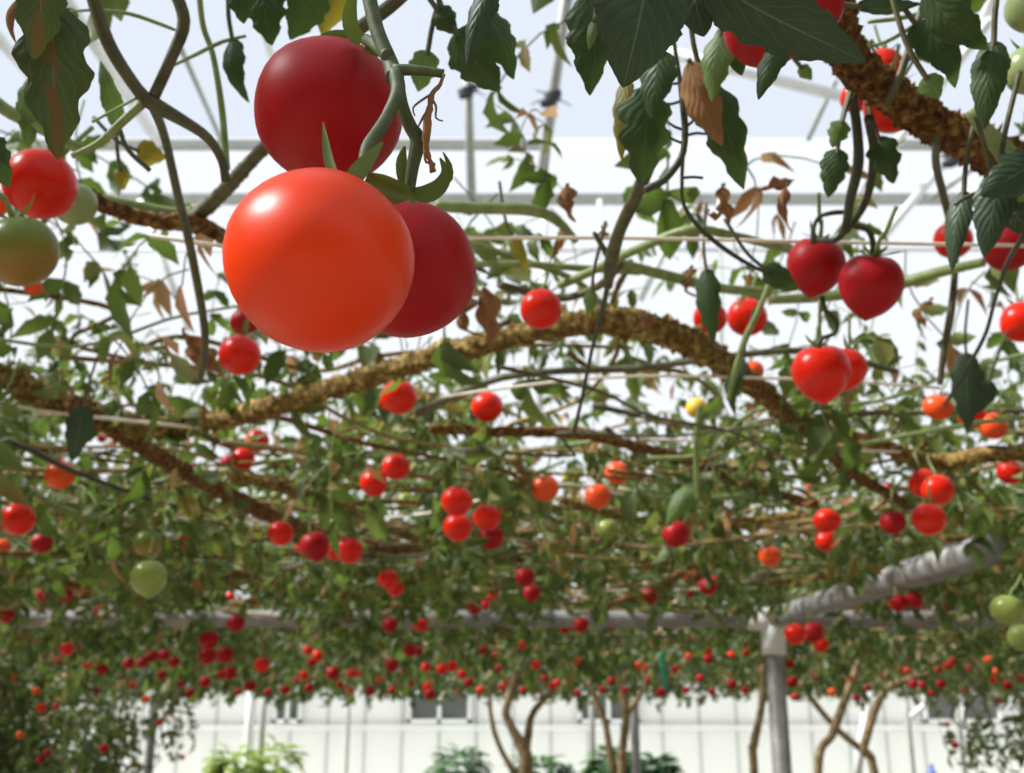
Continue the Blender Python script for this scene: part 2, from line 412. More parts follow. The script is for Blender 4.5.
# trellis wires
def wire(pts, label, r=.0016, h=.28):
    pp = [np.append(PZ(x, y, h), r) for x, y in pts]
    V, Q = tube(catmull(pp, .05), 6)
    tag(mesh_at('trellis_wire', V, Q, M['wire'], pp[0][:3]), label, 'wire')
wire([(-40, 398), (60, 413), (200, 428)], 'pale trellis wire at the left edge under the knobbly stem', .0019)
wire([(150, 236), (270, 253)], 'thin pale wire left of the big front tomato', .0014)
wire([(440, 238), (620, 238), (820, 242), (1040, 246)], 'fine pale wire stretched across behind the heart-shaped tomatoes', .0012)
wire([(436, 398), (520, 386), (640, 376), (820, 380), (940, 388)], 'pale wire sagging behind the pointed tomato below the wavy branch', .0014)
wire([(30, 487), (85, 501), (180, 516), (262, 522), (360, 519), (440, 511), (545, 484), (640, 498)], 'white twine strung across the middle below the paired tomatoes', .0019, .30)
wire([(20, 536), (160, 541), (300, 548)], 'pale wire at left passing behind the green tomato', .0016)
wire([(-20, 562), (180, 560), (420, 566)], 'lower pale wire at left under the green tomato', .0016)
wire([(640, 438), (780, 447), (900, 452)], 'pale wire at right under the green leaves', .0014)
wire([(500, 592), (760, 588)], 'pale wire across the shaded vines above the cross pipe', .0018, .27)
c = P(537, 556, 2.2); th = np.linspace(0, 2 * PI, 28)
pp = np.array([np.append(c + .018 * (math.cos(t) * RT + math.sin(t) * UP), .0026) for t in th])
V, Q = tube(pp, 8); tag(mesh_at('wire_ring', V, Q, M['steel'], c), 'small pale ring hanging among dark leaves left of centre bottom', 'ring')
c0 = PY(663, 690, 4.6); g = Geo(); pp = [np.append(PY(x, y, 4.6), .012) for x, y in ((661, 652), (663, 668), (668, 693))]
V, Q = tube(catmull(pp, .02), 8); V[:, 1] = 4.6 + (V[:, 1] - 4.6) * .25
tag(mesh_at('plant_tie', V, Q, M['tie'], c0), 'green plastic strip hanging left of the round steel post', 'tie')

def guard_line(p, q, r, k, Yd=None):
    for t in np.linspace(0, 1, 24):
        x, y, d = project(np.asarray(p) * (1 - t) + np.asarray(q) * t); GUARD.append((x[0], y[0], r * F / d[0], d[0], k))
GUARD = []          # (px, py, r px, depth, weight): what the leaves leave in view
guard_line(ctop, e, .03, .9); guard_line((bx, yb, ctop[2] - .5), ctop, .03, .9)
guard_line(ctop - [.45, 0, 0], ctop + [.75, 0, 0], .02, .3)
guard_line(PY(150, 773, 7.6), PY(151, 676, 7.6), .04, .4)
# ---------------------------------------------------------------- tomatoes
def lathe_tomato(kind, nseg=40, nr=26):
    u = np.linspace(0, PI, nr)
    r = np.sin(u); z = np.cos(u)
    if kind == 'round':
        z = z * .955; r = r * (1 + .0 * z)
        dim = np.exp(-(u / .34) ** 2) * .13; z = z - dim
    elif kind == 'oblate':
        z = z * .86; dim = np.exp(-(u / .36) ** 2) * .16; z = z - dim
    else:
        r = np.sin(u) ** .92 * (1 - .13 * np.clip(-z, 0, 1) ** 1.2); z = z * 1.0
        z = np.where(z < 0, z * 1.08 - .14 * np.clip((u - 2.7) / .44, 0, 1) ** 1.5, z * .95)
        r = np.where(u > 2.75, r * (1 - .25 * (u - 2.75) / .4), r)
        dim = np.exp(-(u / .36) ** 2) * .15; z = z - dim
    th = np.arange(nseg) * 2 * PI / nseg
    lob = 1 + .012 * np.cos(5 * th)[None, :] * np.sin(u)[:, None]
    V = np.stack([r[:, None] * np.cos(th) * lob, r[:, None] * np.sin(th) * lob, np.repeat(z[:, None], nseg, 1)], -1)
    V = V[1:-1].reshape(-1, 3)
    n = nr - 2
    i = np.arange(n - 1)[:, None] * nseg; j = np.arange(nseg)[None, :]; jn = (j + 1) % nseg
    Q = np.stack([i + nseg + j, i + nseg + jn, i + jn, i + j], -1).reshape(-1, 4)
    t0 = len(V); V = np.vstack([V, (0, 0, z[0]), (0, 0, z[-1])])
    Q = np.vstack([Q, [(t0, s, (s + 1) % nseg, (s + 1) % nseg) for s in range(nseg)],
                   [(t0 + 1, (n - 1) * nseg + (s + 1) % nseg, (n - 1) * nseg + s, (n - 1) * nseg + s) for s in range(nseg)]])
    return V, Q, z[0]
def sepal_geo(L, W, a0, a1, az, z0, r0=.05, n=9, twist=0):
    """a sepal that leaves the stem end at azimuth az and curls from elevation a0 to a1"""
    p = [np.array([r0, 0, z0])]; V = []
    for i in range(n):
        t = i / (n - 1); a = a0 + (a1 - a0) * t
        d = np.array([math.cos(a), 0, math.sin(a)]); nn = np.array([-math.sin(a), 0, math.cos(a)])
        w = W * (math.sin(PI * min(1, .18 + t * .82)) ** .8) * (1 - t * .35) + .004
        c = p[-1]
        tw = twist * t
        s = np.array([0, math.cos(tw), 0]) + nn * math.sin(tw)
        V += [c - s * w + nn * w * .35, c, c + s * w + nn * w * .35]
        p.append(c + d * L / (n - 1))
    V = np.array(V); ca, sa = math.cos(az), math.sin(az)
    V = V @ np.array([[ca, sa, 0], [-sa, ca, 0], [0, 0, 1]])
    Q = []
    for i in range(n - 1):
        k = i * 3
        Q += [(k, k + 1, k + 4, k + 3), (k + 1, k + 2, k + 5, k + 4)]
    return V, np.array(Q)
def calyx_geo(z0, seed):
    r_ = np.random.default_rng(seed); g = Geo()
    for k in range(5):
        a0 = r_.uniform(.0, .5)
        g.add(*sepal_geo(r_.uniform(.65, 1.0), .09, a0, a0 + r_.uniform(-.3, 1.4), k * 2 * PI / 5 + r_.uniform(-.2, .2), z0 + .03, twist=r_.uniform(-.6, .6)))
    V, Q = tube(catmull([(0, 0, z0 - .02, .13), (0, 0, z0 + .07, .10)], .03), 10); g.add(V, Q)
    V, Q, mi = g.get(); return V, Q
def pedicel_geo(z0, seed, L=1.6):
    r_ = np.random.default_rng(seed)
    e = np.array([r_.uniform(-.5, .5), r_.uniform(-.5, .5), z0 + L])
    V, Q = tube(catmull([(0, 0, z0, .085), (e[0] * .15, e[1] * .15, z0 + L * .35, .07), (e[0] * .35, e[1] * .35, z0 + L * .42, .1), (e[0] * .5, e[1] * .5, z0 + L * .5, .07), (*e, .075)], .12), 8)
    return V, Q
BODY = {}; TOP = {}
for k in ('round', 'oblate', 'heart'):
    V, Q, zt_ = lathe_tomato(k); TOP[k] = zt_
    for c in ('red', 'hero', 'dark', 'orange', 'yellow', 'green', 'palegreen', 'turning'):
        BODY[k, c] = np_mesh('tomato', V, Q, M[c])
CAL = {}; PED = {}
for k in TOP:
    for s in range(3):
        V, Q = calyx_geo(TOP[k], s + 7); CAL[k, s] = np_mesh('calyx', V, Q, M['sepal'])
        V, Q = pedicel_geo(TOP[k], s + 3); PED[k, s] = np_mesh('fruit_stem', V, Q, M['green_stem'])
CNAME = {'red': 'red', 'hero': 'red', 'dark': 'dark red', 'orange': 'orange', 'yellow': 'yellow', 'green': 'green', 'palegreen': 'pale green', 'turning': 'brownish green'}
PROTO = {}
cnt = [0]
def tomato(px, py, r, col='red', label=None, kind='round', D=None, d=None, group=None, tilt=None, top=True, guard=True, parts=True):
    cnt[0] += 1; s = cnt[0] % 3
    r_ = random.Random(cnt[0] * 7 + 1)
    if d is None:
        D = D or r_.uniform(.033, .037)
        d = F * D / (2 * r)
    loc = P(px, py, d); R = r * d / F
    if (kind, col, s, parts) not in PROTO:
        o = link('tomato', BODY[kind, col])
        if parts:
            c = link('calyx', CAL[kind, s], o); q = link('fruit_stem', PED[kind, s], o)
        PROTO[kind, col, s, parts] = o
    else:
        src = PROTO[kind, col, s, parts]
        o = src.copy(); COL.objects.link(o)
        for ch in src.children:
            c = ch.copy(); COL.objects.link(c); c.parent = o
    o.location = Vector(loc); o.scale = (R, R, R)
    if tilt is None: tilt = (r_.uniform(-.3, .3), r_.uniform(-.3, .3))
    o.rotation_mode = 'ZYX'; o.rotation_euler = (tilt[0], tilt[1], 0) if abs(tilt[0]) > .32 else (tilt[0], tilt[1], r_.uniform(0, 6.28))
    o['category'] = 'tomato'
    if label: o['label'] = label
    if group: o['group'] = group
    elif 'group' in o: del o['group']
    if guard: GUARD.append((px, py, r * .92, d, 1.25 if r > 8 else .95))
    return o
# the cluster in front: bodies with their own calyx
def hero(px, py, r, d, col, kind, label, axis, roll=0):
    loc = P(px, py, d); R = r * d / F
    o = link('tomato', BODY[kind, col]); o.location = Vector(loc); o.scale = (R, R, R)
    ax = Vector(axis).normalized(); o.rotation_mode = 'QUATERNION'; o.rotation_quaternion = ax.to_track_quat('Z', 'Y')
    tag(o, label, 'tomato', 'three big tomatoes hanging in front')
    GUARD.append((px, py, r, d, 1.1))
    return o
def cam_vec(x, y, z): return x * RT + y * UP - z * FW      # right, up, towards the viewer
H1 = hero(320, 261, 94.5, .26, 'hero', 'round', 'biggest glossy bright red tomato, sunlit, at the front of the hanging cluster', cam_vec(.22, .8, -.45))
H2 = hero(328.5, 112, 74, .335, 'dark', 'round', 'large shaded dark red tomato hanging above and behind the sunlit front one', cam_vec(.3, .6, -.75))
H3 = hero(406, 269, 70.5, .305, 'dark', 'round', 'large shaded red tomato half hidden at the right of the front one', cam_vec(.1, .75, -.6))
def ribbon(pts, w, mat_, name, parent, cup=.3, thick=0):
    """pointed sepal through world points pts [(p, half width)]"""
    q = catmull([np.append(p, ww) for p, ww in pts], .002)
    T = np.gradient(q[:, :3], axis=0); T /= np.linalg.norm(T, axis=1)[:, None] + 1e-9
    V = []
    for p, t in zip(q, T):
        v = (CAM - p[:3]); v /= np.linalg.norm(v); s = np.cross(t, v); s /= np.linalg.norm(s) + 1e-9
        V += [p[:3] - s * p[3] + v * p[3] * cup, p[:3] - s * p[3] * .5 + v * p[3] * cup * .2, p[:3], p[:3] + s * p[3] * .5 + v * p[3] * cup * .2, p[:3] + s * p[3] + v * p[3] * cup]
    Q = [(i * 5 + k, i * 5 + k + 1, i * 5 + k + 6, i * 5 + k + 5) for i in range(len(q) - 1) for k in range(4)]
    return V, np.array(Q)
def hero_part(name, parent, V, Q, m):
    """child of a hero tomato (which is scaled and turned): keep the mesh in world space"""
    o = link(name, np_mesh(name, V, Q, M[m]))
    o.parent = parent
    from mathutils import Matrix
    mw = Matrix.LocRotScale(parent.location, parent.rotation_quaternion, parent.scale)
    o.matrix_parent_inverse = mw.inverted()
    return o
def sep(parent, pts, d, m='sepal'):
    n = len(pts); pp = []
    for i, p in enumerate(pts):
        dd = d if not isinstance(d, (list, tuple)) else d[0] + (d[1] - d[0]) * i / (n - 1)
        pp.append((P(p[0], p[1], dd), p[2] * dd / F))
    V, Q = ribbon(pp, 0, None, '', None)
    return hero_part('sepal', parent, V, Q, m)
# sepals of the front tomato
sep(H1, [(334, 176, 5), (328, 158, 5), (325, 138, 3), (323, 122, .6)], (.262, .270), 'sepal')
sep(H1, [(350, 184, 8), (358, 172, 9), (372, 155, 6), (383, 142, .8)], (.2535, .262), 'sepal')
sep(H1, [(366, 178, 6), (392, 190, 6), (410, 196, 5), (414, 204, 1)], (.27, .268), 'sepal')
sep(H1, [(318, 180, 6), (300, 176, 6), (286, 180, 4), (276, 192, .8)], (.285, .30), 'sepal')
# sepals of the right tomato
sep(H3, [(409, 192, 5), (394, 186, 7), (382, 179, 5), (368, 173, 1)], .288)
sep(H3, [(408, 192, 6), (402, 172, 6), (402, 158, 5), (405, 146, 1)], .292)
sep(H3, [(410, 193, 5), (426, 194, 9), (440, 186, 8), (446, 172, 5), (440, 158, 1)], .290)
sep(H3, [(440, 186, 4), (449, 178, 4), (449, 165, 3), (443, 152, .6)], .293)
sep(H3, [(408, 194, 6), (395, 197, 7), (383, 196, 5), (372, 189, 1)], .281)
# sepals of the upper tomato
sep(H2, [(362, 42, 7), (352, 30, 8), (350, 12, 7), (356, -14, 2)], (.322, .315))
sep(H2, [(366, 44, 7), (376, 50, 6), (384, 56, 3), (390, 66, .8)], .312)
sep(H2, [(360, 42, 7), (342, 36, 6), (326, 36, 4), (314, 42, .8)], .33)

# the rest, by size
T = tomato
T(40, 184, 36, 'red', 'glossy red tomato at the left edge below the withered leaf', 'round', D=.040)
T(75, 204, 22, 'palegreen', 'pale green unripe tomato tucked behind the red one at left edge', 'round', d=.66)
T(20, 251, 37, 'turning', 'olive brown half ripe tomato at the left edge under the red one', 'round', d=.55)
T(-7, 204, 15, 'orange', 'sliver of orange tomato cut by the left edge above the olive one', 'round', d=.62)
T(33, 287, 9, 'orange', 'small orange tomato peeping out below the olive brown one', d=.9)
T(240, 355, 21, 'red', 'red tomato just left below the big front tomato', D=.034)
T(244, 322, 14, 'dark', 'red tomato squeezed between the big front tomato and the one below', d=.95)
T(541, 309, 21, 'red', 'lone red tomato touching the wavy brown branch right of the cluster', d=.76)
T(747, 317, 20, 'red', 'bright red tomato crossed by a thin green stem, right of centre', D=.036)
T(710, 318, 17, 'red', 'red tomato half hidden behind a dangling leaf, right of centre', d=1.05)
T(753, 371, 11, 'orange', 'small orange red tomato under the one crossed by a stem', d=1.3)
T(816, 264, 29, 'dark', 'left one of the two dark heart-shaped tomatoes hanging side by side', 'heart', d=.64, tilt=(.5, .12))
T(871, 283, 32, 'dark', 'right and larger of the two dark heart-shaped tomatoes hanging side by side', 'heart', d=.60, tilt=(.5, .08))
T(821, 371, 29, 'red', 'pointed red tomato hanging alone in front below the heart-shaped pair', 'heart', d=.66, tilt=(.35, -.12))
T(846, 368, 21, 'red', 'tomato peeking out behind the pointed red one', 'heart', d=.76)
T(953, 240, 19, 'red', 'bright red tomato with a dark narrow leaf hanging across it', D=.036)
T(1008, 247, 25, 'dark', 'dark red tomato beside a dark leaf at the right edge', D=.038)
T(1022, 322, 21, 'red', 'red tomato cut by the right edge below the dark one', D=.036)
T(803, 6, 40, 'dark', 'shaded red tomato at the top edge above the pointed leaf', d=.40)
T(767, 24, 44, 'dark', 'big dark red tomato at the top edge mostly covered by the pointed leaf', d=.37)
T(884, 68, 20, 'red', 'red tomato above the rough thick stem at upper right', d=.66)
T(891, 107, 27, 'red', 'red tomato behind the rough thick stem, showing above and below it', d=.60)
T(855, 98, 15, 'red', 'small red tomato behind the upper end of the rough thick stem', d=.7)
T(1030, 70, 25, 'palegreen', 'dull green tomato at the right edge beside the mottled leaf', d=.5)
T(1031, 8, 25, 'palegreen', 'dull green tomato in the top right corner', d=.48)
T(1002, 196, 11, 'dark', 'small dark red tomato behind the dark leaves near the right edge', d=.7)
T(399, 397, 18, 'red', 'red tomato under the golden stem below the big cluster', D=.035)
T(388, 402, 9, 'red', 'little red tomato at the left flank of the one under the golden stem', d=1.1)
T(487, 407, 16, 'red', 'lone bright red tomato with highlight below the wavy branch', D=.035)
T(60, 475, 15, 'orange', 'bright orange red tomato near the left edge below the pale wire')
T(57, 464, 8, 'orange', 'little orange knob of fruit on top of the bright one at left', d=1.3)
T(18, 519, 17, 'red', 'largest red tomato at the left edge in the middle height')
T(42, 543, 11, 'dark', 'dark red tomato right below the largest one at the left edge')
T(2, 547, 9, 'orange', 'orange tomato cut by the left edge below the largest red one')
T(3, 489, 9, 'dark', 'dark red tomato cut by the left edge above the largest red one')
T(190, 540, 11, 'dark', 'dull dark red tomato right of the orange green one at left')
T(148, 543, 14, 'turning', 'half ripe brownish tomato just above the dull green one at left')
T(149, 577, 18, 'green', 'big dull green tomato in the shaded vines at left', 'heart')
T(257, 441, 12, 'red', 'upper red tomato of the leaning trio under the golden stem')
T(243, 459, 12, 'red', 'middle red tomato of the leaning trio under the golden stem')
T(229, 463, 9, 'dark', 'lowest left tomato of the leaning trio under the golden stem')
T(281, 533, 13, 'red', 'shiny red tomato left of the dark red row of four')
T(281, 516, 6, 'red', 'tiny red tomato right on top of the shiny one')
T(303, 547, 9, 'red', 'small red tomato at the left end of the row of four')
T(315, 545, 15, 'dark', 'dark red tomato second in the row of four', 'heart')
T(336, 549, 12, 'red', 'red tomato third in the row of four')
T(349, 550, 14, 'red', 'rightmost shiny red tomato of the row of four')
T(396, 467, 14, 'red', 'upper red tomato of the pair above two green ones')
T(374, 483, 14, 'red', 'lower darker red tomato of the pair above two green ones')
T(368, 506, 9, 'green', 'left small green tomato under the red pair')
T(406, 501, 9, 'green', 'right small green tomato under the red pair')
T(388, 498, 5, 'dark', 'tiny dark red tomato between the two small green ones')
T(457, 501, 16, 'red', 'topmost red tomato of the bunch of five left of centre')
T(458, 527, 15, 'red', 'lower left tomato of the bunch of five')
T(487, 517, 14, 'red', 'right shiny tomato of the bunch of five with a green tip')
T(491, 537, 13, 'dark', 'shaded tomato low in the bunch of five')
T(491, 553, 8, 'dark', 'smallest lowest tomato of the bunch of five')
T(388, 579, 10, 'red', 'upper tomato of the touching pair below the row of four')
T(395, 588, 9, 'red', 'lower tomato of the touching pair below the row of four')
T(525, 577, 10, 'dark', 'upper dark red tomato under the pale wire ring')
T(532, 593, 9, 'dark', 'lower dark red tomato under the pale wire ring')
T(545, 488, 14, 'orange', 'orange tomato at the end of the white twine in the middle')
T(598, 496, 13, 'orange', 'dull orange tomato just under the white twine in the middle')
T(617, 473, 12, 'orange', 'orange red tomato behind green stems above the dull orange one')
T(600, 394, 10, 'green', 'yellow green unripe tomato high in the middle below the branch', d=1.5)
T(697, 408, 11, 'yellow', 'yellow tomato behind a hanging green stem right of centre', d=1.4)
T(569, 476, 7, 'yellow', 'tiny yellow tomato above the orange one in the middle')
T(607, 529, 11, 'green', 'small blurred green tomato in the shaded middle')
T(676, 534, 14, 'dark', 'dark red tomato capped by a curled green leaf')
T(745, 524, 7, 'red', 'left one of two tiny red tomatoes left of the double tomato')
T(756, 524, 7, 'red', 'right one of two tiny red tomatoes left of the double tomato')
T(770, 556, 11, 'orange', 'dull brownish orange tomato above the round post')
T(770, 567, 6, 'green', 'tiny green tomato under the dull brownish orange one')
T(827, 521, 14, 'red', 'upper cleft red tomato of the double above the grey support pipe', 'oblate')
T(826, 541, 11, 'red', 'lower red tomato of the double above the grey support pipe')
T(811, 487, 6, 'red', 'tiny red tomato above the double tomato', d=2.6)
T(812, 500, 9, 'dark', 'dim red tomato just above the double tomato')
T(893, 522, 13, 'dark', 'dim red tomato with highlight left of the trio at right')
T(924, 483, 15, 'red', 'back tomato of the bright red trio above the grey pipe')
T(938, 490, 16, 'red', 'middle front tomato of the bright red trio above the grey pipe')
T(929, 519, 17, 'red', 'lowest tomato of the bright red trio above the grey pipe')
T(938, 407, 15, 'orange', 'orange red tomato left of the dark leaf at right', 'oblate')
T(972, 415, 14, 'red', 'red tomato partly behind the dark leaf at right')
T(993, 426, 14, 'orange', 'orange tomato with green star calyx facing out near the right edge', 'oblate', tilt=(1.2, .1))
T(1010, 472, 13, 'red', 'red tomato near the right edge beside the bright trio')
T(1022, 480, 8, 'dark', 'dim red tomato cut by the right edge beside the trio')
T(1008, 610, 17, 'green', 'shiny green tomato hanging at the right edge above the cross pipe', 'oblate')
T(1022, 637, 14, 'green', 'dim green tomato at the right edge under the shiny green one')
T(795, 634, 11, 'red', 'left red tomato of the bunch hanging right of the steel post')
T(813, 632, 11, 'dark', 'right dark red tomato of the bunch beside the steel post')
T(821, 645, 8, 'red', 'small red tomato under the bunch beside the steel post')
REST = '''102 438 5 d;112 445 5 d;45 594 8 d;54 599 7 r;65 595 8 d;82 587 7 o;2 606 7 d;6 615 8 d;36 607 4 d;101 611 7 d;67 649 7 r;76 648 6 d;59 661 5 r;88 664 5 r;107 645 4 r;102 669 6 d;27 652 3 r;26 659 3 d;
13 677 4 o;184 617 5 d;189 627 6 o;129 663 6 d;143 662 6 d;152 656 6 d;164 655 6 d;174 662 6 d;162 675 5 d;132 685 4 r;126 683 4 d;36 691 4 o;146 699 4 o;41 708 5 r;56 707 4 d;190 693 5 d;230 597 5 r;252 602 6 d;258 600 4 d;268 604 4 d;
236 623 9 d;209 640 10 d;207 656 9 d;225 655 9 d;243 655 5 r;262 665 8 r;308 650 5 r;318 656 6 r;312 662 5 d;333 673 7 d;352 673 5 r;358 673 4 r;304 675 5 r;297 680 4 d;230 673 7 d;221 674 5 d;310 627 3 d;390 625 8 d;394 639 4 o;392 665 7 d;370 691 5 d;250 686 6 d;205 682 6 d;309 688 5 d;285 690 5 d;
474 607 8 d;486 605 6 r;493 595 7 r;421 625 7 r;412 625 5 o;426 626 5 r;410 650 7 d;418 651 5 d;445 654 4 d;426 667 5 r;442 669 6 r;452 666 6 r;462 674 5 r;469 682 5 d;428 687 6 r;430 694 6 d;412 683 4 d;460 691 4 d;480 690 4 r;503 634 4 r;522 645 5 r;483 650 5 d;494 656 4 d;506 682 4 r;502 687 4 r;
536 665 5 r;545 678 4 d;552 686 4 d;557 683 4 r;565 628 6 d;581 625 8 d;576 660 5 o;579 580 4 r;578 605 4 r;573 590 5 d;577 693 4 d;650 596 8 d;693 577 8 d;708 586 9 d;715 583 8 d;690 592 6 d;651 567 7 d;671 566 7 d;612 625 6 d;619 618 5 o;677 617 4 d;689 656 4 r;707 651 5 r;708 659 5 d;723 653 4 d;731 655 4 r;
745 642 5 d;748 652 5 d;691 640 4 r;675 669 4 d;637 666 4 r;645 667 4 o;700 678 4 d;732 684 5 d;757 673 4 r;661 692 5 d;790 664 5 d;792 682 6 d;611 681 4 d;898 603 9 d;914 600 9 d;927 605 5 d;946 605 6 d;878 612 5 d;905 633 5 o;986 630 5 r;941 660 4 r;948 665 5 d;955 661 5 d;952 652 4 d;907 661 4 o;899 669 4 r;
906 671 4 r;938 670 4 d;988 660 4 o;981 677 4 r;996 671 4 o;993 680 4 r;1007 685 5 d;1020 679 5 d;941 684 5 d;913 684 5 d;922 685 4 d;850 678 4 o;832 692 4 o;932 693 4 d;980 690 4 d;795 697 4 d;857 698 4 d;947 724 3 d;955 745 4 d;104 748 5 d;47 753 4 d;40 760 4 d;182 757 3 d;889 486 4 r;20 735 4 o;75 730 4 d;160 722 4 r;
272 676 4 r;340 684 4 d;380 679 4 r;392 690 4 d;437 660 3 r;498 668 4 d;523 690 4 d;590 672 4 d;602 690 4 d;625 690 4 d;648 680 4 d;668 684 4 d;686 690 4 d;712 692 4 d;745 690 4 d;815 676 4 d;836 668 4 d;868 688 4 d;884 676 4 d;965 690 4 d;1000 700 4 d;1016 664 4 r;970 668 4 d;15 640 4 d;96 690 4 d;180 684 4 d;
197 668 4 d;268 692 4 d;238 692 4 d;350 690 4 r;404 672 4 d'''
CK = {'r': 'red', 'd': 'dark', 'o': 'orange'}
def col_phrase(x):
    for a, s in ((100, 'over left edge leaf curtain'), (205, 'over slim grey post'), (330, 'over the first window'), (480, 'over the wide window'),
                 (570, 'over the forked pale trunk'), (660, 'over the twin trunks'), (765, 'left of round steel post'), (830, 'right of round steel post'),
                 (900, 'over the crossed trunks'), (2000, 'over right edge sprays')):
        if x < a: return s
def row_phrase(y):
    for a, s in ((560, 'high in the canopy'), (611, 'above cross pipe'), (646, 'at cross pipe height'), (693, 'below cross pipe'), (2000, 'before the white wall')):
        if y < a: return s
rest = []
for e in REST.replace('\n', '').split(';'):
    x, y, r, c = e.split(); rest.append((int(x), int(y), int(r), CK[c]))
bins = {}
for t_ in rest:
    if t_[2] >= 5: bins.setdefault((t_[3], col_phrase(t_[0]), row_phrase(t_[1])), []).append(t_)
ORD = ['leftmost', 'second from left', 'third from left', 'fourth from left', 'fifth from left', 'sixth from left', 'seventh from left', 'eighth from left', 'ninth from left', 'tenth from left', 'eleventh from left', 'twelfth from left']
for k in bins: bins[k].sort()
for t_ in rest:
    x, y, r, c = t_
    cp, rp = col_phrase(x), row_phrase(y)
    if r >= 5:
        b = bins[c, cp, rp]
        o_ = '' if len(b) == 1 else ', ' + ORD[b.index(t_)]
        lab = '%s tomato %s, %s%s' % (CNAME[c], cp, rp, o_); grp = 'small tomatoes along the far canopy'
        if len(b) == 1: lab = 'lone ' + lab
    else:
        lab = 'tiny blurred %s tomato %s, %s' % (CNAME[c], cp, rp); grp = 'tiny tomatoes ' + cp
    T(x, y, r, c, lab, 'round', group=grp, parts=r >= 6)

# ---------------------------------------------------------------- stems placed by eye
AK = [.15]
def stem(name, pts, label=None, m='olive_stem', h=None, d=None, rough=0, knob=0, parent=None, cat='vine stem', step=None, guard=False, sides=None, seed=1, kindtag=None):
    pp = []; n = len(pts)
    for i, (x, y, w) in enumerate(pts):
        if h is not None:
            hh = h if not isinstance(h, (tuple, list)) else h[0] + (h[1] - h[0]) * i / (n - 1)
            t = tz(x, y, hh)
        else:
            t = d if not isinstance(d, (tuple, list)) else d[0] + (d[1] - d[0]) * i / (n - 1)
        pp.append(np.append(P(x, y, t), w / 2 * t / F))
        if guard: GUARD.append((x, y, w * .4, t, AK[0]))
    pp = np.array(pp)
    if step is None: step = .002 if rough else max(.004, pp[:, 3].mean() * 1.2)
    path = catmull(pp, step)
    if guard:
        qx, qy, qd = project(path[::max(1, len(path) // 30), :3])
        GUARD.extend((a, b, 3, c, AK[0]) for a, b, c in zip(qx, qy, qd))
    V, Q = tube(path, sides or (14 if rough else 9), rough, knob, seed)
    o = mesh_at(name, V, Q, M[m], pp[0][:3], parent)
    if parent is None: tag(o, label, cat)
    elif label: o['label'] = label
    return o
# stalk of the big cluster, with unseen leaves added above to shade it
vine0 = empty('fruit_truss', P(368, -40, .285)); tag(vine0, 'hairy green fruit stalk forking to the three big tomatoes in front', 'fruit stalk')
stem('main_stalk', [(362, -60, 15), (368, -10, 15), (377, 30, 15), (390, 62, 16), (395, 78, 19)], m='stalk', d=(.30, .286), parent=vine0, step=.002, sides=14)
stem('branch_stalk', [(395, 72, 15), (398, 92, 15), (388, 115, 13), (378, 132, 14), (367, 148, 13), (362, 172, 11)], m='stalk', d=(.286, .268), parent=vine0, step=.002, sides=14)
stem('branch_stalk', [(396, 76, 15), (402, 105, 13), (411, 128, 14), (418, 140, 16), (413, 165, 13), (409, 193, 11)], m='stalk', d=(.288, .29), parent=vine0, step=.002, sides=14)
stem('branch_stalk', [(393, 70, 12), (412, 70, 11), (432, 72, 9), (444, 74, 9)], m='stalk', d=(.286, .287), parent=vine0, step=.002, sides=12)
stem('branch_stalk', [(388, 56, 13), (374, 44, 12), (366, 40, 12)], m='stalk', d=(.288, .318), parent=vine0, step=.002, sides=12)
fl = stem('dried_flower', [(444, 74, 4), (440, 84, 4), (432, 94, 5), (430, 105, 7), (428, 118, 8), (427, 134, 10), (426, 148, 7), (430, 160, 5), (433, 172, 7)], m='leaf_dry', d=.286, parent=vine0, step=.0015, rough=.18, sides=8, label='brown shrivelled dried flower')
for q in ([(432, 94, 3), (422, 100, 2.5), (413, 108, 2), (415, 116, 1.5)], [(431, 98, 3), (436, 106, 2.5), (436, 118, 2), (443, 121, 1.5)], [(430, 108, 3), (424, 116, 3), (418, 127, 1.5)], [(431, 172, 4), (434, 164, 4), (426, 162, 3), (425, 150, 4)]):
    stem('withered_petal', q, m='leaf_dry', d=.286, parent=fl, step=.0015, sides=6)
# ---- thick rough stems
stem('woody_vine_stem', [(824, -25, 42), (836, 22, 38), (850, 60, 36), (880, 86, 35), (910, 107, 34), (938, 126, 34), (970, 142, 37), (1004, 162, 42), (1060, 215, 46)], 'thick dark brown scaly vine stem slanting across the upper right corner', 'bark', h=.285, rough=.10, knob=.22, step=.0016, sides=26, guard=True, cat='vine stem', seed=3)
A = empty('woody_vine_stem', PZ(0, 375, .30)); tag(A, 'long knobbly golden brown vine stem waving across the whole middle', 'vine stem')
AK[0] = .4
stem('main_stem', [(-60, 352, 22), (0, 375, 22), (60, 402, 23), (130, 424, 22), (190, 425, 19), (260, 410, 18), (340, 386, 19), (430, 358, 20), (520, 335, 20), (590, 322, 25), (650, 328, 27), (705, 350, 25), (752, 384, 20), (790, 415, 17), (830, 432, 14), (870, 441, 13), (930, 462, 14), (985, 455, 15), (1060, 450, 16)], None, 'gold_bark', h=.295, rough=.12, knob=.35, step=.0028, sides=16, guard=True, parent=A, seed=4)
stem('side_branch', [(70, 402, 16), (140, 446, 16), (205, 482, 15), (270, 515, 14), (340, 540, 12), (420, 552, 10)], None, 'bark', h=.285, rough=.10, knob=.25, step=.004, sides=12, guard=True, parent=A, seed=5)
stem('side_branch', [(742, 372, 12), (800, 424, 11), (845, 468, 11), (885, 492, 9), (930, 520, 8)], None, 'bark', h=.29, rough=.1, knob=.2, step=.004, sides=10, guard=True, parent=A, seed=6)
AK[0] = .15
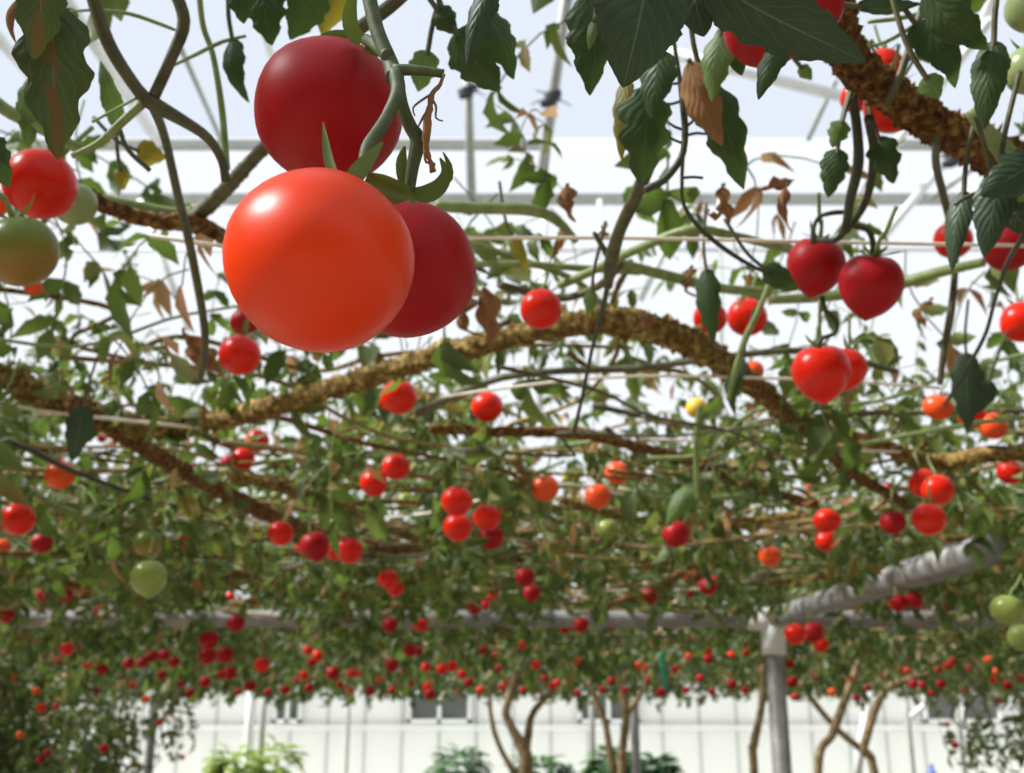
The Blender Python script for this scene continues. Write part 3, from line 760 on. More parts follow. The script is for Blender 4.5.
# ---- upper left
U = empty('green_vine_stem', P(150, 100, .42)); tag(U, 'branching olive vine stem at upper left, forking beside the withered leaf', 'vine stem')
stem('main_stem', [(88, -20, 14), (108, 42, 14), (138, 90, 13), (152, 103, 16), (185, 122, 12), (208, 138, 10), (222, 160, 9), (226, 182, 9)], None, 'olive_stem', d=.43, parent=U, guard=True)
stem('side_branch', [(170, -20, 12), (184, 20, 13), (172, 56, 12), (154, 96, 12)], None, 'olive_stem', d=.43, parent=U, guard=True)
stem('side_branch', [(152, 103, 11), (165, 138, 9), (178, 195, 9), (192, 255, 9), (205, 335, 8), (200, 380, 7)], None, 'olive_stem', d=(.43, .75), parent=U)
stem('side_branch', [(144, 102, 10), (122, 122, 9), (98, 144, 8), (72, 156, 6)], None, 'green_stem', d=.43, parent=U)
stem('side_branch', [(140, 96, 3), (118, 108, 3), (92, 122, 3)], None, 'green_stem', d=.43, parent=U)
stem('green_vine_stem', [(-20, 88, 12), (6, 110, 13), (30, 122, 13), (56, 136, 12), (80, 150, 10)], 'pale green smooth stem at the left edge above the red tomato', 'green_stem', d=.5)
B = empty('woody_vine_stem', PZ(195, 222, .30)); tag(B, 'rough brown forked vine stem left of the big front tomato', 'vine stem')
stem('main_stem', [(70, 186, 14), (110, 208, 15), (150, 220, 15), (195, 224, 17), (228, 240, 13), (275, 262, 12)], None, 'bark', h=.305, rough=.10, knob=.2, parent=B, step=.002, guard=True)
stem('side_branch', [(188, 222, 15), (212, 203, 14), (238, 176, 14), (264, 148, 13), (300, 120, 12)], None, 'olive_stem', h=.315, rough=.06, knob=.15, parent=B, guard=True)
stem('side_branch', [(78, 196, 13), (115, 203, 13), (165, 212, 12), (195, 214, 10)], None, 'green_stem', h=.32, parent=B, guard=True)
stem('green_vine_stem', [(198, -20, 6), (203, 25, 6), (213, 55, 6), (222, 110, 7), (227, 170, 7)], 'thin pale green upright stem left of the shaded upper tomato', 'green_stem', d=.52)
stem('green_vine_stem', [(52, 14, 3), (95, 10, 3), (130, 14, 4), (160, 24, 4), (175, 30, 3)], 'thin green leaf stalk across the top left sky', 'green_stem', d=.45)
stem('green_vine_stem', [(172, 66, 3), (195, 55, 4), (222, 42, 4), (246, 36, 3)], 'thin green side shoot beside the hanging curled leaf, left of the cluster', 'green_stem', d=.5)
# ---- centre
stem('green_vine_stem', [(340, 44, 14), (360, 28, 14), (388, 8, 14), (410, -12, 14)], 'pale olive stem passing behind the main fruit stalk at top', 'olive_stem', d=.40)
Cc = empty('green_vine_stem', P(612, 260, .6)); tag(Cc, 'dark olive stem hanging down in the middle with a thin tail', 'vine stem')
stem('main_stem', [(648, 168, 14), (636, 196, 14), (620, 230, 13), (611, 262, 14), (608, 286, 10)], None, 'olive_stem', d=(.52, .62), parent=Cc, guard=True)
stem('tail', [(608, 284, 6), (602, 312, 5), (592, 350, 4), (582, 398, 4), (574, 432, 4)], None, 'dark_stem', d=(.62, .8), parent=Cc)
stem('side_branch', [(612, 262, 7), (602, 246, 6), (594, 232, 5)], None, 'olive_stem', d=.6, parent=Cc)
D_ = empty('leaf_stalk', P(684, 150, .45)); tag(D_, 'dark thin stalk with short side shoots hanging beside the brown withered leaf', 'leaf stalk')
stem('main_stalk', [(672, 30, 4), (679, 75, 5), (683, 105, 7), (685, 135, 7), (681, 158, 7), (664, 180, 8), (645, 190, 8)], None, 'dark_stem', d=.46, parent=D_)
stem('tail', [(683, 155, 4), (682, 180, 4), (684, 205, 4), (700, 228, 5), (726, 250, 5), (756, 268, 4), (772, 274, 4)], None, 'dark_stem', d=(.46, .6), parent=D_)
for q in ([(683, 100, 3), (672, 104, 3), (660, 103, 2)], [(684, 130, 3), (675, 127, 3), (668, 122, 2)], [(684, 128, 3), (692, 122, 3), (698, 115, 2)], [(685, 136, 3), (697, 133, 3), (712, 135, 2)], [(682, 143, 3), (674, 140, 3), (668, 136, 2)], [(682, 178, 3), (693, 177, 3), (703, 178, 3)], [(681, 82, 3), (672, 84, 3), (665, 78, 3)]):
    stem('side_shoot', q, None, 'dark_stem', d=.46, parent=D_)
G = empty('green_vine_stem', PZ(620, 262, .30)); tag(G, 'smooth green stems crossing behind the middle of the picture', 'vine stem')
stem('main_stem', [(560, 285, 9), (590, 272, 9), (640, 248, 9), (690, 230, 10), (735, 236, 9), (790, 250, 8)], None, 'green_stem', h=.30, parent=G)
stem('side_branch', [(615, 262, 10), (665, 275, 11), (720, 288, 10), (770, 292, 9)], None, 'green_stem', h=.305, parent=G)
stem('side_branch', [(500, 285, 8), (560, 298, 8), (600, 285, 8), (620, 265, 9)], None, 'olive_stem', h=.30, parent=G)
stem('green_vine_stem', [(435, 206, 12), (480, 208, 12), (530, 210, 12), (556, 220, 10), (575, 240, 8)], 'pale green stem leaving level right of the big cluster', 'green_stem', h=.30, guard=True)
stem('green_vine_stem', [(470, 264, 7), (520, 264, 7), (580, 268, 7), (640, 272, 7)], 'level green stem above the lone tomato of the wavy branch', 'green_stem', h=.31)
stem('green_vine_stem', [(770, 300, 9), (830, 296, 11), (890, 286, 12), (940, 272, 11), (985, 262, 9)], 'thick green stem behind the dark heart-shaped pair', 'green_stem', h=.31, guard=True)
stem('green_vine_stem', [(772, 278, 6), (758, 312, 6), (745, 340, 7), (735, 372, 6), (728, 400, 5)], 'thin green stem crossing in front of the bright red tomato right of centre', 'green_stem', d=.75)
stem('green_vine_stem', [(700, 405, 6), (696, 440, 6), (697, 480, 6), (698, 500, 4)], 'pale green stem hanging down to the capped dark red tomato', 'green_stem', d=1.1)
stem('green_vine_stem', [(380, 372, 5), (430, 352, 6), (475, 338, 7), (510, 320, 6)], 'thin dark green stem above the golden stem below the right tomato', 'olive_stem', h=.31)
# ---- right
R_ = empty('fruit_truss', P(862, 160, .56)); tag(R_, 'dark fruit stalks dropping from the scaly stem to the heart-shaped pair', 'fruit stalk')
stem('main_stalk', [(852, 95, 10), (857, 130, 10), (858, 165, 11), (850, 200, 10), (845, 228, 8), (835, 240, 6), (818, 240, 5)], None, 'dark_stem', d=(.52, .62), parent=R_)
stem('main_stalk', [(868, 118, 9), (873, 145, 9), (872, 175, 9), (864, 205, 8), (846, 232, 6)], None, 'dark_stem', d=(.52, .6), parent=R_)
stem('branch_stalk', [(848, 212, 5), (832, 213, 5), (818, 218, 4), (813, 232, 5), (814, 244, 6)], None, 'dark_stem', d=.61, parent=R_)
stem('branch_stalk', [(846, 220, 5), (856, 226, 6), (868, 230, 6), (873, 242, 6), (872, 254, 6)], None, 'dark_stem', d=.6, parent=R_)
stem('fruit_truss', [(822, 296, 5), (826, 312, 5), (836, 320, 6), (834, 334, 4), (822, 338, 5), (819, 348, 5)], 'small dark stalk curling down to the pointed red tomato', 'dark_stem', d=.64, cat='fruit stalk')
stem('green_vine_stem', [(936, 140, 8), (936, 165, 8), (942, 190, 8), (950, 222, 7), (952, 230, 5)], 'olive stalk dropping from the scaly stem to the leaf-crossed tomato', 'olive_stem', d=(.5, .8))
stem('green_vine_stem', [(957, 235, 6), (954, 285, 7), (950, 318, 8), (944, 350, 7), (940, 385, 6)], 'short brown green upright stem left of the right edge tomato', 'olive_stem', d=.8)
stem('green_vine_stem', [(1030, 225, 5), (1008, 262, 5), (995, 300, 4), (985, 335, 4), (965, 372, 4), (945, 405, 3)], 'thin dark stem curving down beside the right edge tomatoes', 'dark_stem', d=(.5, .75))
stem('green_vine_stem', [(1040, 210, 30), (1015, 165, 24), (985, 130, 16), (970, 110, 12)], 'pale green stem running beside the scaly stem at right edge', 'green_stem', d=.46)
stem('green_vine_stem', [(925, 0, 8), (912, 40, 8), (900, 75, 8), (886, 105, 8)], 'thin green stem crossing in front of the red tomatoes at upper right', 'olive_stem', d=.5)
for i, q in enumerate(([(868, 22, 4), (900, 18, 5), (935, 10, 5)], [(865, 48, 3), (890, 40, 4), (920, 22, 4)], [(900, 62, 3), (918, 58, 4), (930, 62, 4)], [(905, 75, 3), (915, 58, 3), (922, 48, 3)], [(862, 35, 3), (880, 60, 3), (892, 92, 3)])):
    stem('leaf_stalk', q, ['thin green stalk near the top, nearest the top edge right of the red tomato', 'thin green stalk slanting above the scaly stem', 'little green twig with crossed ends above the scaly stem', 'short upright green twig above the scaly stem', 'thin green stalk before the red tomato above the scaly stem'][i], 'green_stem', d=.52, cat='leaf stalk')
stem('leaf_stalk', [(955, 205, 4), (965, 198, 4), (982, 192, 5), (1005, 190, 5), (1040, 186, 6)], 'dark curled leaf stalk beside the dark leaves at right', 'dark_stem', d=.45, cat='leaf stalk')
# ---- middle distance stems
for pts, lab, m_, hh in (
    ([(430, 428, 10), (500, 432, 10), (570, 432, 11), (635, 446, 11), (690, 461, 11), (745, 485, 10), (800, 500, 9)], 'brown branch sloping down to the right below the lone highlight tomato', 'bark', .29),
    ([(-20, 432, 5), (30, 450, 6), (70, 470, 6), (105, 483, 5), (150, 500, 5)], 'thin dark stem at the left crossing above the orange red tomato', 'dark_stem', .26),
    ([(-20, 464, 7), (20, 485, 7), (60, 508, 7), (100, 518, 6), (140, 516, 5)], 'pale green stem at the left above the largest red tomato', 'green_stem', .25),
    ([(230, 475, 10), (290, 490, 11), (345, 508, 10), (420, 540, 9), (520, 560, 8)], 'golden brown branch under the leaning trio', 'gold_bark', .29),
    ([(320, 590, 6), (380, 605, 6), (440, 598, 6), (520, 585, 6)], 'brown curved branch in the shaded vines above the wide window', 'bark', .27),
    ([(560, 500, 8), (640, 520, 8), (720, 522, 8), (800, 515, 8)], 'ochre branch behind the capped dark red tomato', 'gold_bark', .29),
    ([(700, 560, 8), (660, 585, 8), (620, 600, 7), (590, 612, 6)], 'brown branch above the twin trunks', 'bark', .27),
    ([(0, 575, 8), (90, 585, 8), (180, 580, 7), (260, 570, 7)], 'dark brown branch at left under the green tomato', 'bark', .28)):
    stem('woody_vine_stem', pts, lab, m_, h=hh, rough=.08, knob=.2 if 'bark' in m_ else 0, step=.006, sides=9, guard=True)

# ---------------------------------------------------------------- near leaves
def leaf_geo(base, tip, width, roll=0., fold=.5, bend=.1, lobes=5, depth=.2, seed=0, n=34, m=10, hook=0., wav=.03, face=None):
    r_ = np.random.default_rng(seed)
    base = np.asarray(base, float); tip = np.asarray(tip, float)
    ax = tip - base; L = np.linalg.norm(ax); a = ax / L
    v = CAM - (base + tip) / 2 if face is None else np.asarray(face, float)
    nr = v - a * (v @ a); nr /= np.linalg.norm(nr)
    s = np.cross(a, nr)
    nr, s = nr * math.cos(roll) + s * math.sin(roll), s * math.cos(roll) - nr * math.sin(roll)
    ph = r_.uniform(0, 1, 2); V = []; uv = []
    for i in range(n + 1):
        t = i / n
        prof = (math.sin(PI * min(1, max(0, t)) ** .72) ** .75) * (1.02 - .25 * t) if 0 < t < 1 else 0.0
        c = base + a * L * t + nr * bend * L * math.sin(PI * t) - nr * hook * L * max(0, t - .6) ** 2 * 6
        for j in range(m + 1):
            q = -1 + 2 * j / m
            k = (t * lobes + (ph[0] if q < 0 else ph[1])) % 1.0
            ser = 1 - depth * .65 * (.5 - .5 * math.cos(2 * PI * k ** 1.5)) - .05 * (.5 - .5 * math.cos(2 * PI * ((t * lobes * 3 + ph[0]) % 1)))
            w = width / 2 * prof * ser * 1.22
            fa = fold * .55 * abs(q)
            pk = width * wav * (math.sin(t * 7.3 + ph[0] * 6 + q * 2) * abs(q) + .5 * math.sin(t * 11 + q * 4 + seed))
            V.append(c + s * (w * q * math.cos(fa)) - nr * (w * abs(q) * math.sin(fa)) + nr * pk * prof)
            uv.append((.5 + q / 2, t))
    Q = [(i * (m + 1) + j, i * (m + 1) + j + 1, (i + 1) * (m + 1) + j + 1, (i + 1) * (m + 1) + j) for i in range(n) for j in range(m)]
    return np.array(V), np.array(Q), np.array(uv)
lc = [0]
def leaf(b, t, w, d, label, m='leaf_near', pet=None, **k):
    lc[0] += 1; k.setdefault('seed', lc[0])
    d0, d1 = d if isinstance(d, tuple) else (d, d)
    B_, T_ = P(b[0], b[1], d0), P(t[0], t[1], d1)
    V, Q, uv = leaf_geo(B_, T_, w * (d0 + d1) / 2 / F, **k)
    o = mesh_at('tomato_leaf', V, Q, M[m], B_, uv=uv)
    tag(o, label, 'leaf')
    if m == 'leaf_brown': pet = [(b[0] + 3, b[1] - 2), (b[0] + 1, b[1] - 1)]
    if pet is None:
        dr = (B_ - T_); dr /= np.linalg.norm(dr)
        pet = [B_ + dr * .03 + np.array([.004, 0, .012]), B_ + dr * .012 + np.array([0, 0, .003]), B_, B_ + (T_ - B_) * .12]
        rr = .0011
        pp = np.array([np.append(p, rr) for p in pet])
    else: pp = np.array([np.append(P(x, y, d0), .0011) for x, y in pet] + [np.append(B_, .0009)])
    V, Q = tube(catmull(pp, .003), 7)
    mesh_at('leaf_stem', V, Q, M['olive_stem'], B_, o)
    GUARD.append(((b[0] + t[0]) / 2, (b[1] + t[1]) / 2, w * .35, min(d0, d1), .5))
    return o
leaf((52, 0), (58, 160), 72, .33, 'withered green leaf with a large brown patch at upper left', 'leaf_blight', fold=.5, roll=.12, lobes=3.3, depth=.42, bend=.06, wav=.06)
leaf((42, -30), (34, 60), 50, .32, 'dark leaf with browned edge in the top left corner', 'leaf_blight', fold=.5, roll=-.2, lobes=3, depth=.3, bend=.1)
leaf((16, 0), (16, 44), 14, .34, 'little shrivelled brown leaf at the left of the top corner', 'leaf_brown', fold=1.1, roll=.8, bend=.25, lobes=2, depth=.3)
leaf((-22, 130), (10, 188), 36, .34, 'green leaf tip at the left edge before the red tomato', 'leaf_near', fold=.5, lobes=4, depth=.3)
leaf((38, 75), (28, 150), 32, .5, 'soft green leaf behind the pale stem at the left edge', 'leaf_light', fold=.4, roll=.4)
leaf((232, 38), (243, 101), 28, .5, 'curled green leaf dangling alone left of the upper tomato', 'leaf_near', fold=1.0, roll=.5, bend=.2, lobes=4, hook=.2)
leaf((64, 8), (74, 30), 20, .46, 'small green leaflet under the thin top stalk at left', 'leaf_light', fold=.4, lobes=3)
leaf((238, -22), (244, 24), 32, .42, 'dark green leaf at the top edge left of the upper tomato', 'leaf_near', fold=.6, lobes=3.5, depth=.3)
leaf((262, -20), (272, 46), 44, .44, 'broad dark leaf behind the left shoulder of the upper tomato', 'leaf_near', fold=.5, roll=.3, lobes=4, depth=.3)
leaf((318, -22), (290, 40), 46, .45, 'broad green leaf right behind the top of the upper tomato', 'leaf_near', fold=.4, roll=-.3, lobes=4, depth=.25)
leaf((338, -20), (322, 36), 34, .46, 'yellow green leaf behind the top of the upper tomato', 'leaf_yellow', fold=.4, lobes=3)
leaf((494, -28), (466, 66), 34, .30, 'narrow folded dark leaf hanging from the top right of the cluster', 'leaf_dark', fold=1.0, roll=.5, lobes=5, depth=.2, bend=.08)
leaf((456, 30), (500, 92), 52, .42, 'broad green leaf with ragged tip behind the narrow dark leaf', 'leaf_near', fold=.35, lobes=4, depth=.3, roll=.3)
leaf((480, 2), (514, 80), 46, .40, 'leaf with yellow lower edge right of the narrow dark leaf', 'leaf_near', fold=.6, roll=-.6, lobes=4, depth=.35)
leaf((428, 50), (418, 92), 30, .43, 'small green leaf behind the dried flower', 'leaf_light', fold=.4, lobes=3, depth=.3)
leaf((436, 8), (456, 34), 26, .42, 'green leaflet above the dried flower stalk at top', 'leaf_near', fold=.6, lobes=3)
leaf((590, -6), (590, 96), 56, .36, 'curled green leaf left of the biggest dark leaf at top', 'leaf_near', fold=1.05, roll=-.35, lobes=4, depth=.25, bend=.14)
leaf((596, 18), (589, 50), 14, .345, 'small bright rolled leaf edge beside the biggest dark leaf', 'leaf_light', fold=.8, roll=.4, lobes=2)
leaf((652, -40), (624, 86), 92, .30, 'biggest dark green leaf hanging at the top right of centre', 'leaf_dark', fold=.28, lobes=5, depth=.12, bend=.05, roll=-.1, hook=.06)
leaf((690, -34), (704, 37), 62, .34, 'dark broad leaf at the top edge right of the biggest leaf', 'leaf_dark', fold=.4, lobes=4, depth=.2, roll=.2)
leaf((626, 78), (622, 162), 26, .43, 'yellowing narrow leaf hanging under the biggest dark leaf', 'leaf_yellow', fold=.7, roll=.6, lobes=4, depth=.35)
leaf((646, 86), (641, 186), 56, .42, 'ragged green leaf hanging under the biggest dark leaf', 'leaf_near', fold=.55, roll=-.2, lobes=3.4, depth=.42)
leaf((662, 50), (652, 120), 38, .40, 'dark leaf between the biggest leaf and the ragged one', 'leaf_near', fold=.5, roll=.4, lobes=4)
leaf((688, 62), (722, 146), 40, .41, 'brown withered leaf hanging beside the thin dark stalk', 'leaf_brown', fold=.55, roll=.3, lobes=3, depth=.3, wav=.09)
leaf((704, 78), (744, 190), 48, .43, 'long green leaf hanging behind the brown withered one', 'leaf_near', fold=.6, roll=-.3, lobes=3.6, depth=.36)
leaf((722, 30), (712, 102), 36, .40, 'pale underside of a leaf above the brown withered one', 'leaf_light', fold=.6, roll=.5, lobes=4, depth=.25)
leaf((726, 20), (742, 76), 34, .42, 'small dark leaf below the pale underside, beside the big red tomato', 'leaf_near', fold=.5, lobes=3)
leaf((702, -22), (866, 62), 76, .31, 'long pointed dark leaf reaching across the red tomatoes at top', 'leaf_dark', fold=.45, roll=.25, lobes=6, depth=.22, bend=.05)
leaf((784, 36), (758, 100), 30, .33, 'short leaf with pale tip hanging under the long pointed leaf', 'leaf_near', fold=.7, roll=.5, lobes=3, depth=.2)
leaf((722, 2), (744, 34), 26, .33, 'small leaf with pale tip left of the big top tomato', 'leaf_near', fold=.5, lobes=2)
leaf((800, 66), (812, 80), 14, .5, 'tiny green leaf hanging under the tip of the pointed leaf', 'leaf_light', fold=.5, lobes=2)
leaf((914, 22), (962, 84), 42, .42, 'curled dark green leaf in the upper right sky gap', 'leaf_near', fold=.75, roll=-.4, lobes=4, depth=.15, bend=.25, hook=.25)
leaf((926, -12), (988, 50), 48, .40, 'drooping dark leaf above the curled one at upper right', 'leaf_near', fold=.6, roll=.3, lobes=4, depth=.3, bend=.2)
leaf((994, 40), (984, 130), 36, .40, 'mottled dark leaf beside the dull green tomato at right', 'leaf_near', fold=.5, roll=.2, lobes=4, depth=.15)
leaf((856, 6), (922, 4), 24, .42, 'dark leaf lying level at the top edge right of the red tomato', 'leaf_dark', fold=.8, roll=.7, lobes=5)
leaf((925, 76), (940, 98), 26, .41, 'small mottled rolled leaf tip under the curled leaf', 'leaf_light', fold=.6, lobes=2)
leaf((838, 148), (828, 198), 28, .52, 'small pointed green leaf hanging below the scaly stem', 'leaf_near', fold=.4, lobes=4, depth=.25)
leaf((878, 136), (894, 184), 32, .54, 'ragged green leaf right of the fruit stalks', 'leaf_near', fold=.5, lobes=3, depth=.4)
leaf((843, 120), (832, 148), 22, .52, 'little green leaf left of the fruit stalks', 'leaf_light', fold=.5, lobes=3, depth=.3)
leaf((964, 190), (952, 272), 26, .47, 'narrow dark leaf hanging across the bright tomato at right', 'leaf_dark', fold=.6, roll=.4, lobes=4, depth=.12)
leaf((1000, 172), (984, 258), 38, .43, 'dark leaf hanging left of the dark red tomato at right edge', 'leaf_dark', fold=.4, lobes=4, depth=.15)
leaf((1040, 160), (980, 196), 46, .42, 'dark leaf lying across under the scaly stem at right edge', 'leaf_dark', fold=.5, lobes=4, depth=.2)
leaf((1010, 205), (1030, 236), 30, .44, 'dark leaf at the right edge above the dark red tomato', 'leaf_dark', fold=.5, lobes=3)
leaf((706, 268), (714, 344), 27, .68, 'green leaf dangling in front of a red tomato right of centre', 'leaf_near', fold=.6, roll=.3, lobes=4, depth=.25)
leaf((764, 268), (798, 290), 24, .6, 'dark leaf at the left of the heart-shaped pair', 'leaf_near', fold=.5, lobes=3)
leaf((966, 352), (968, 432), 30, .85, 'dark leaf hanging between the orange tomatoes at right', 'leaf_dark', fold=.5, lobes=4, depth=.2)
leaf((990, 380), (975, 415), 22, .85, 'short dark leaf above the orange tomatoes at right', 'leaf_dark', fold=.5, lobes=3)
leaf((698, 484), (666, 528), 26, 1.15, 'curled green leaf capping the dark red tomato', 'leaf_light', fold=.8, roll=.4, lobes=4, bend=.2)
leaf((744, 360), (735, 416), 20, .85, 'bent green leaf hanging below the stem-crossed tomato', 'leaf_near', fold=.8, roll=.6, lobes=3, bend=.3)
leaf((84, 405), (72, 462), 26, .9, 'dark green leaf hanging under the knobbly stem at left', 'leaf_dark', fold=.4, lobes=4)
leaf((592, 290), (588, 316), 14, .66, 'small green leaf on the thin tail of the middle stem', 'leaf_light', fold=.4, lobes=2)
leaf((136, 150), (166, 158), 26, .6, 'yellow leaf under the olive fork at upper left', 'leaf_yellow', fold=.5, roll=.2, lobes=3)
leaf((120, 168), (124, 190), 16, .6, 'yellow brown small leaf above the forked brown stem', 'leaf_yellow', fold=.8, lobes=2)
leaf((512, 236), (528, 270), 14, .75, 'yellow leaf hanging under the level pale green stem', 'leaf_yellow', fold=.6, lobes=3)
leaf((120, 130), (100, 60), 20, .48, 'green leaflet standing by the olive stem at upper left', 'leaf_light', fold=.5, lobes=3)
for i, (b, t, w, dd, lab) in enumerate((
    ((566, 186), (572, 222), 26, .68, 'rust brown dried leaf standing above the level pale green stem'),
    ((562, 236), (548, 262), 12, .72, 'thin dried leaf curl hanging left of the middle stem'),
    ((604, 224), (607, 240), 16, .7, 'dried leaf scrap beside the middle stem fork'),
    ((722, 186), (733, 222), 26, .62, 'dried brown leaf curl under the long hanging leaf'),
    ((706, 212), (724, 214), 12, .62, 'small dried leaf left of the brown curl'),
    ((762, 190), (798, 186), 18, .6, 'tan dried leaf curl left of the fruit stalks'),
    ((786, 186), (788, 232), 16, .6, 'tan dried leaf hanging above the left heart-shaped tomato'),
    ((484, 286), (488, 352), 36, .8, 'dark brown dried leaf bunch right of the cluster'),
    ((470, 300), (478, 340), 22, .82, 'dried leaf close against the right tomato of the cluster'),
    ((655, 318), (634, 332), 20, .78, 'curled tan leaf lying on the wavy branch'),
    ((690, 268), (694, 300), 20, .8, 'dried leaf scrap above the hidden red tomato'),
    ((182, 330), (196, 372), 30, .8, 'dried brown leaf bunch left of the lower red tomatoes'),
    ((205, 345), (222, 378), 24, .8, 'dried curl beside the red tomato below the big one'),
    ((604, 250), (612, 262), 12, .72, 'tan dried scrap on the middle stem'),
    ((930, 300), (924, 330), 18, .8, 'dried brown leaf below the thick green stem at right'))):
    leaf(b, t, w, dd, lab, 'leaf_brown', fold=1.5, roll=.3 + .5 * (i % 3) - .6 * (i % 2), bend=.4 - .5 * (i % 2), lobes=2.3, depth=.7, wav=.30, n=26, hook=.35)
# unseen leaves added past the frame's top edge, aimed to shade the two rear tomatoes
def aim_leaf(target, dist, off, w, L, seed):
    s = np.array([-.74, .05, .67]); s /= np.linalg.norm(s)
    c = target + s * dist + np.asarray(off)
    b = c + np.array([.0, .3, .35]) * L; t = c - np.array([0, .3, .35]) * L
    V, Q, uv = leaf_geo(b, t, w, fold=.3, lobes=5, depth=.15, seed=seed, face=s)
    o = mesh_at('shade_leaf', V, Q, M['leaf_near'], b, vine0, uv=uv)
t2, t3 = P(328, 112, .335), P(406, 269, .305)
aim_leaf(t2, .16, (0, .004, .004), .062, .075, 101)
aim_leaf(t2, .19, (0.012, .012, .018), .05, .06, 102)
aim_leaf(t3, .24, (-.0, .012, .004), .046, .06, 103)

# ---------------------------------------------------------------- trunks
def trunk(label, Y, paths, group='tomato tree trunks rising to the canopy'):
    p0 = PY(paths[0][0][0], 773, Y); root = empty('tomato_tree', (p0[0], Y, 0)); tag(root, label, 'tree', group)
    for i, q in enumerate(paths):
        pp = []
        if i == 0:
            b = PY(q[0][0], q[0][1], Y); pp.append((b[0] + .02, Y, 0, q[0][2] * .65 * Y / F)); pp.append((b[0] + .01, Y, b[2] * .5, q[0][2] * .55 * Y / F))
        for k, (x, y, w) in enumerate(q):
            v = PY(x, y, Y + .04 * i); GUARD.append((x, y, w * .5, Y, .3)); pp.append((*v, w / 2 * Y / F))
        V, Q = tube(catmull(np.array(pp), .03), 10, .05, .12, i); mesh_at('trunk_stem' if i == 0 else 'branch', V, Q, M['trunk'], np.array(pp[0][:3]), root)
trunk('forked pale tomato tree trunk whose top bends to the right', 5.4, [[(526, 773, 13), (524, 752, 12), (512, 728, 9), (506, 712, 8), (512, 688, 8), (520, 668, 9), (538, 656, 9), (556, 652, 7), (590, 640, 6)],
      [(525, 758, 10), (528, 736, 8), (532, 715, 7), (545, 698, 6), (560, 680, 5)], [(516, 776, 7), (502, 752, 5), (494, 730, 5), (490, 705, 4), (492, 680, 4)]])
trunk('twin-stemmed tomato tree trunk between the thin grey posts', 5.2, [[(622, 773, 8), (624, 740, 8), (626, 712, 8), (620, 680, 8), (612, 655, 7), (625, 642, 7), (660, 632, 6), (670, 615, 6)],
      [(614, 775, 7), (608, 740, 7), (605, 722, 6), (596, 700, 6), (588, 680, 5)], [(626, 715, 7), (640, 695, 6), (652, 672, 6), (662, 650, 5)]])
trunk('slender brown trunk right beside the round steel post', 3.9, [[(754, 773, 8), (754, 745, 8), (760, 715, 7), (763, 690, 7), (763, 640, 6), (766, 610, 5)]])
trunk('leaning trunk crossing in an X right of the steel post', 5.0, [[(818, 773, 8), (832, 735, 8), (842, 708, 8), (852, 680, 7), (862, 655, 6)]])
trunk('forked trunk crossing the leaning one right of the steel post', 5.2, [[(874, 773, 8), (864, 752, 8), (868, 732, 8), (876, 708, 8), (884, 692, 7), (900, 682, 7), (930, 674, 6)], [(862, 750, 7), (836, 728, 6), (814, 702, 6), (800, 680, 5)]])
# ---------------------------------------------------------------- canopy foliage
def leaflet(L, W, fold, curl, rows, r_):
    V = []; ph = r_.uniform(0, 1)
    for i in range(rows + 1):
        t = i / rows
        w = W * (math.sin(PI * (t * .93 + .05)) ** .8) * (1 - .3 * t) * (1 - .22 * (i % 2))
        if i == rows: w = W * .03
        a = curl * t; x = L * t * (1 - .12 * curl * t); z = -L * .5 * curl * t * t
        V += [(x, -w, w * fold), (x, 0, z * .0), (x, w, w * fold)]
        V[-3] = (x, -w, z + w * fold); V[-2] = (x, 0, z); V[-1] = (x, w, z + w * fold)
    Q = []
    for i in range(rows):
        k = 3 * i; Q += [(k, k + 1, k + 4, k + 3), (k + 1, k + 2, k + 5, k + 4)]
    return np.array(V), np.array(Q)
def rotm(ax, an):
    ax = np.asarray(ax, float); ax /= np.linalg.norm(ax); x, y, z = ax; c, s = math.cos(an), math.sin(an); C = 1 - c
    return np.array([[x * x * C + c, x * y * C - z * s, x * z * C + y * s], [y * x * C + z * s, y * y * C + c, y * z * C - x * s], [z * x * C - y * s, z * y * C + x * s, z * z * C + c]])
def spray(seed, rows, nl):
    """compound leaf along +x, drooping; returns V, Q, mi (0 leaf, 1 rachis, 2 dry leaf)"""
    r_ = np.random.default_rng(seed); g = Geo(); L = r_.uniform(.10, .15)
    droop = r_.uniform(.5, 1.3)
    def at(t):
        return np.array([L * t * (1 - .2 * droop * t), 0, -L * .5 * droop * t * t]), droop * t
    q = np.array([np.append(at(t)[0], .0011) for t in np.linspace(0, 1, 5)])
    V, Q = tube(q, 3, caps=False); g.add(V, Q, 1)
    st = []
    for k in range(nl):
        t = .35 + .6 * k / max(1, nl - 1); st += [(t, 1), (t, -1)]
    st.append((1., 0))
    for t, sd in st:
        p, a = at(t)
        ll = r_.uniform(.026, .044) * (1.25 if sd == 0 else 1); V, Q = leaflet(ll, ll * r_.uniform(.26, .36), r_.uniform(.1, .9), r_.uniform(.2, 1.5), rows, r_)
        V = V @ rotm((1, 0, 0), r_.uniform(-.7, .7)).T
        V = V @ rotm((0, 1, 0), r_.uniform(-.2, .9)).T
        V = V @ rotm((0, 0, 1), sd * r_.uniform(.7, 1.4) + r_.uniform(-.2, .2)).T
        V = V @ rotm((0, 1, 0), a * .8).T
        g.add(V + p, Q, 0)
    V, Q, mi = g.get(); return V, Q, mi
SPR = {0: [spray(s, 6, 3) for s in range(10)], 1: [spray(40 + s, 3, 3) for s in range(8)]}
def dry(s):
    V, Q, mi = spray(70 + s, 4, 1); return V * [.7, .5, 1.1], Q, np.where(mi == 0, 2, mi)
DRY = [dry(s) for s in range(5)]
guard = None
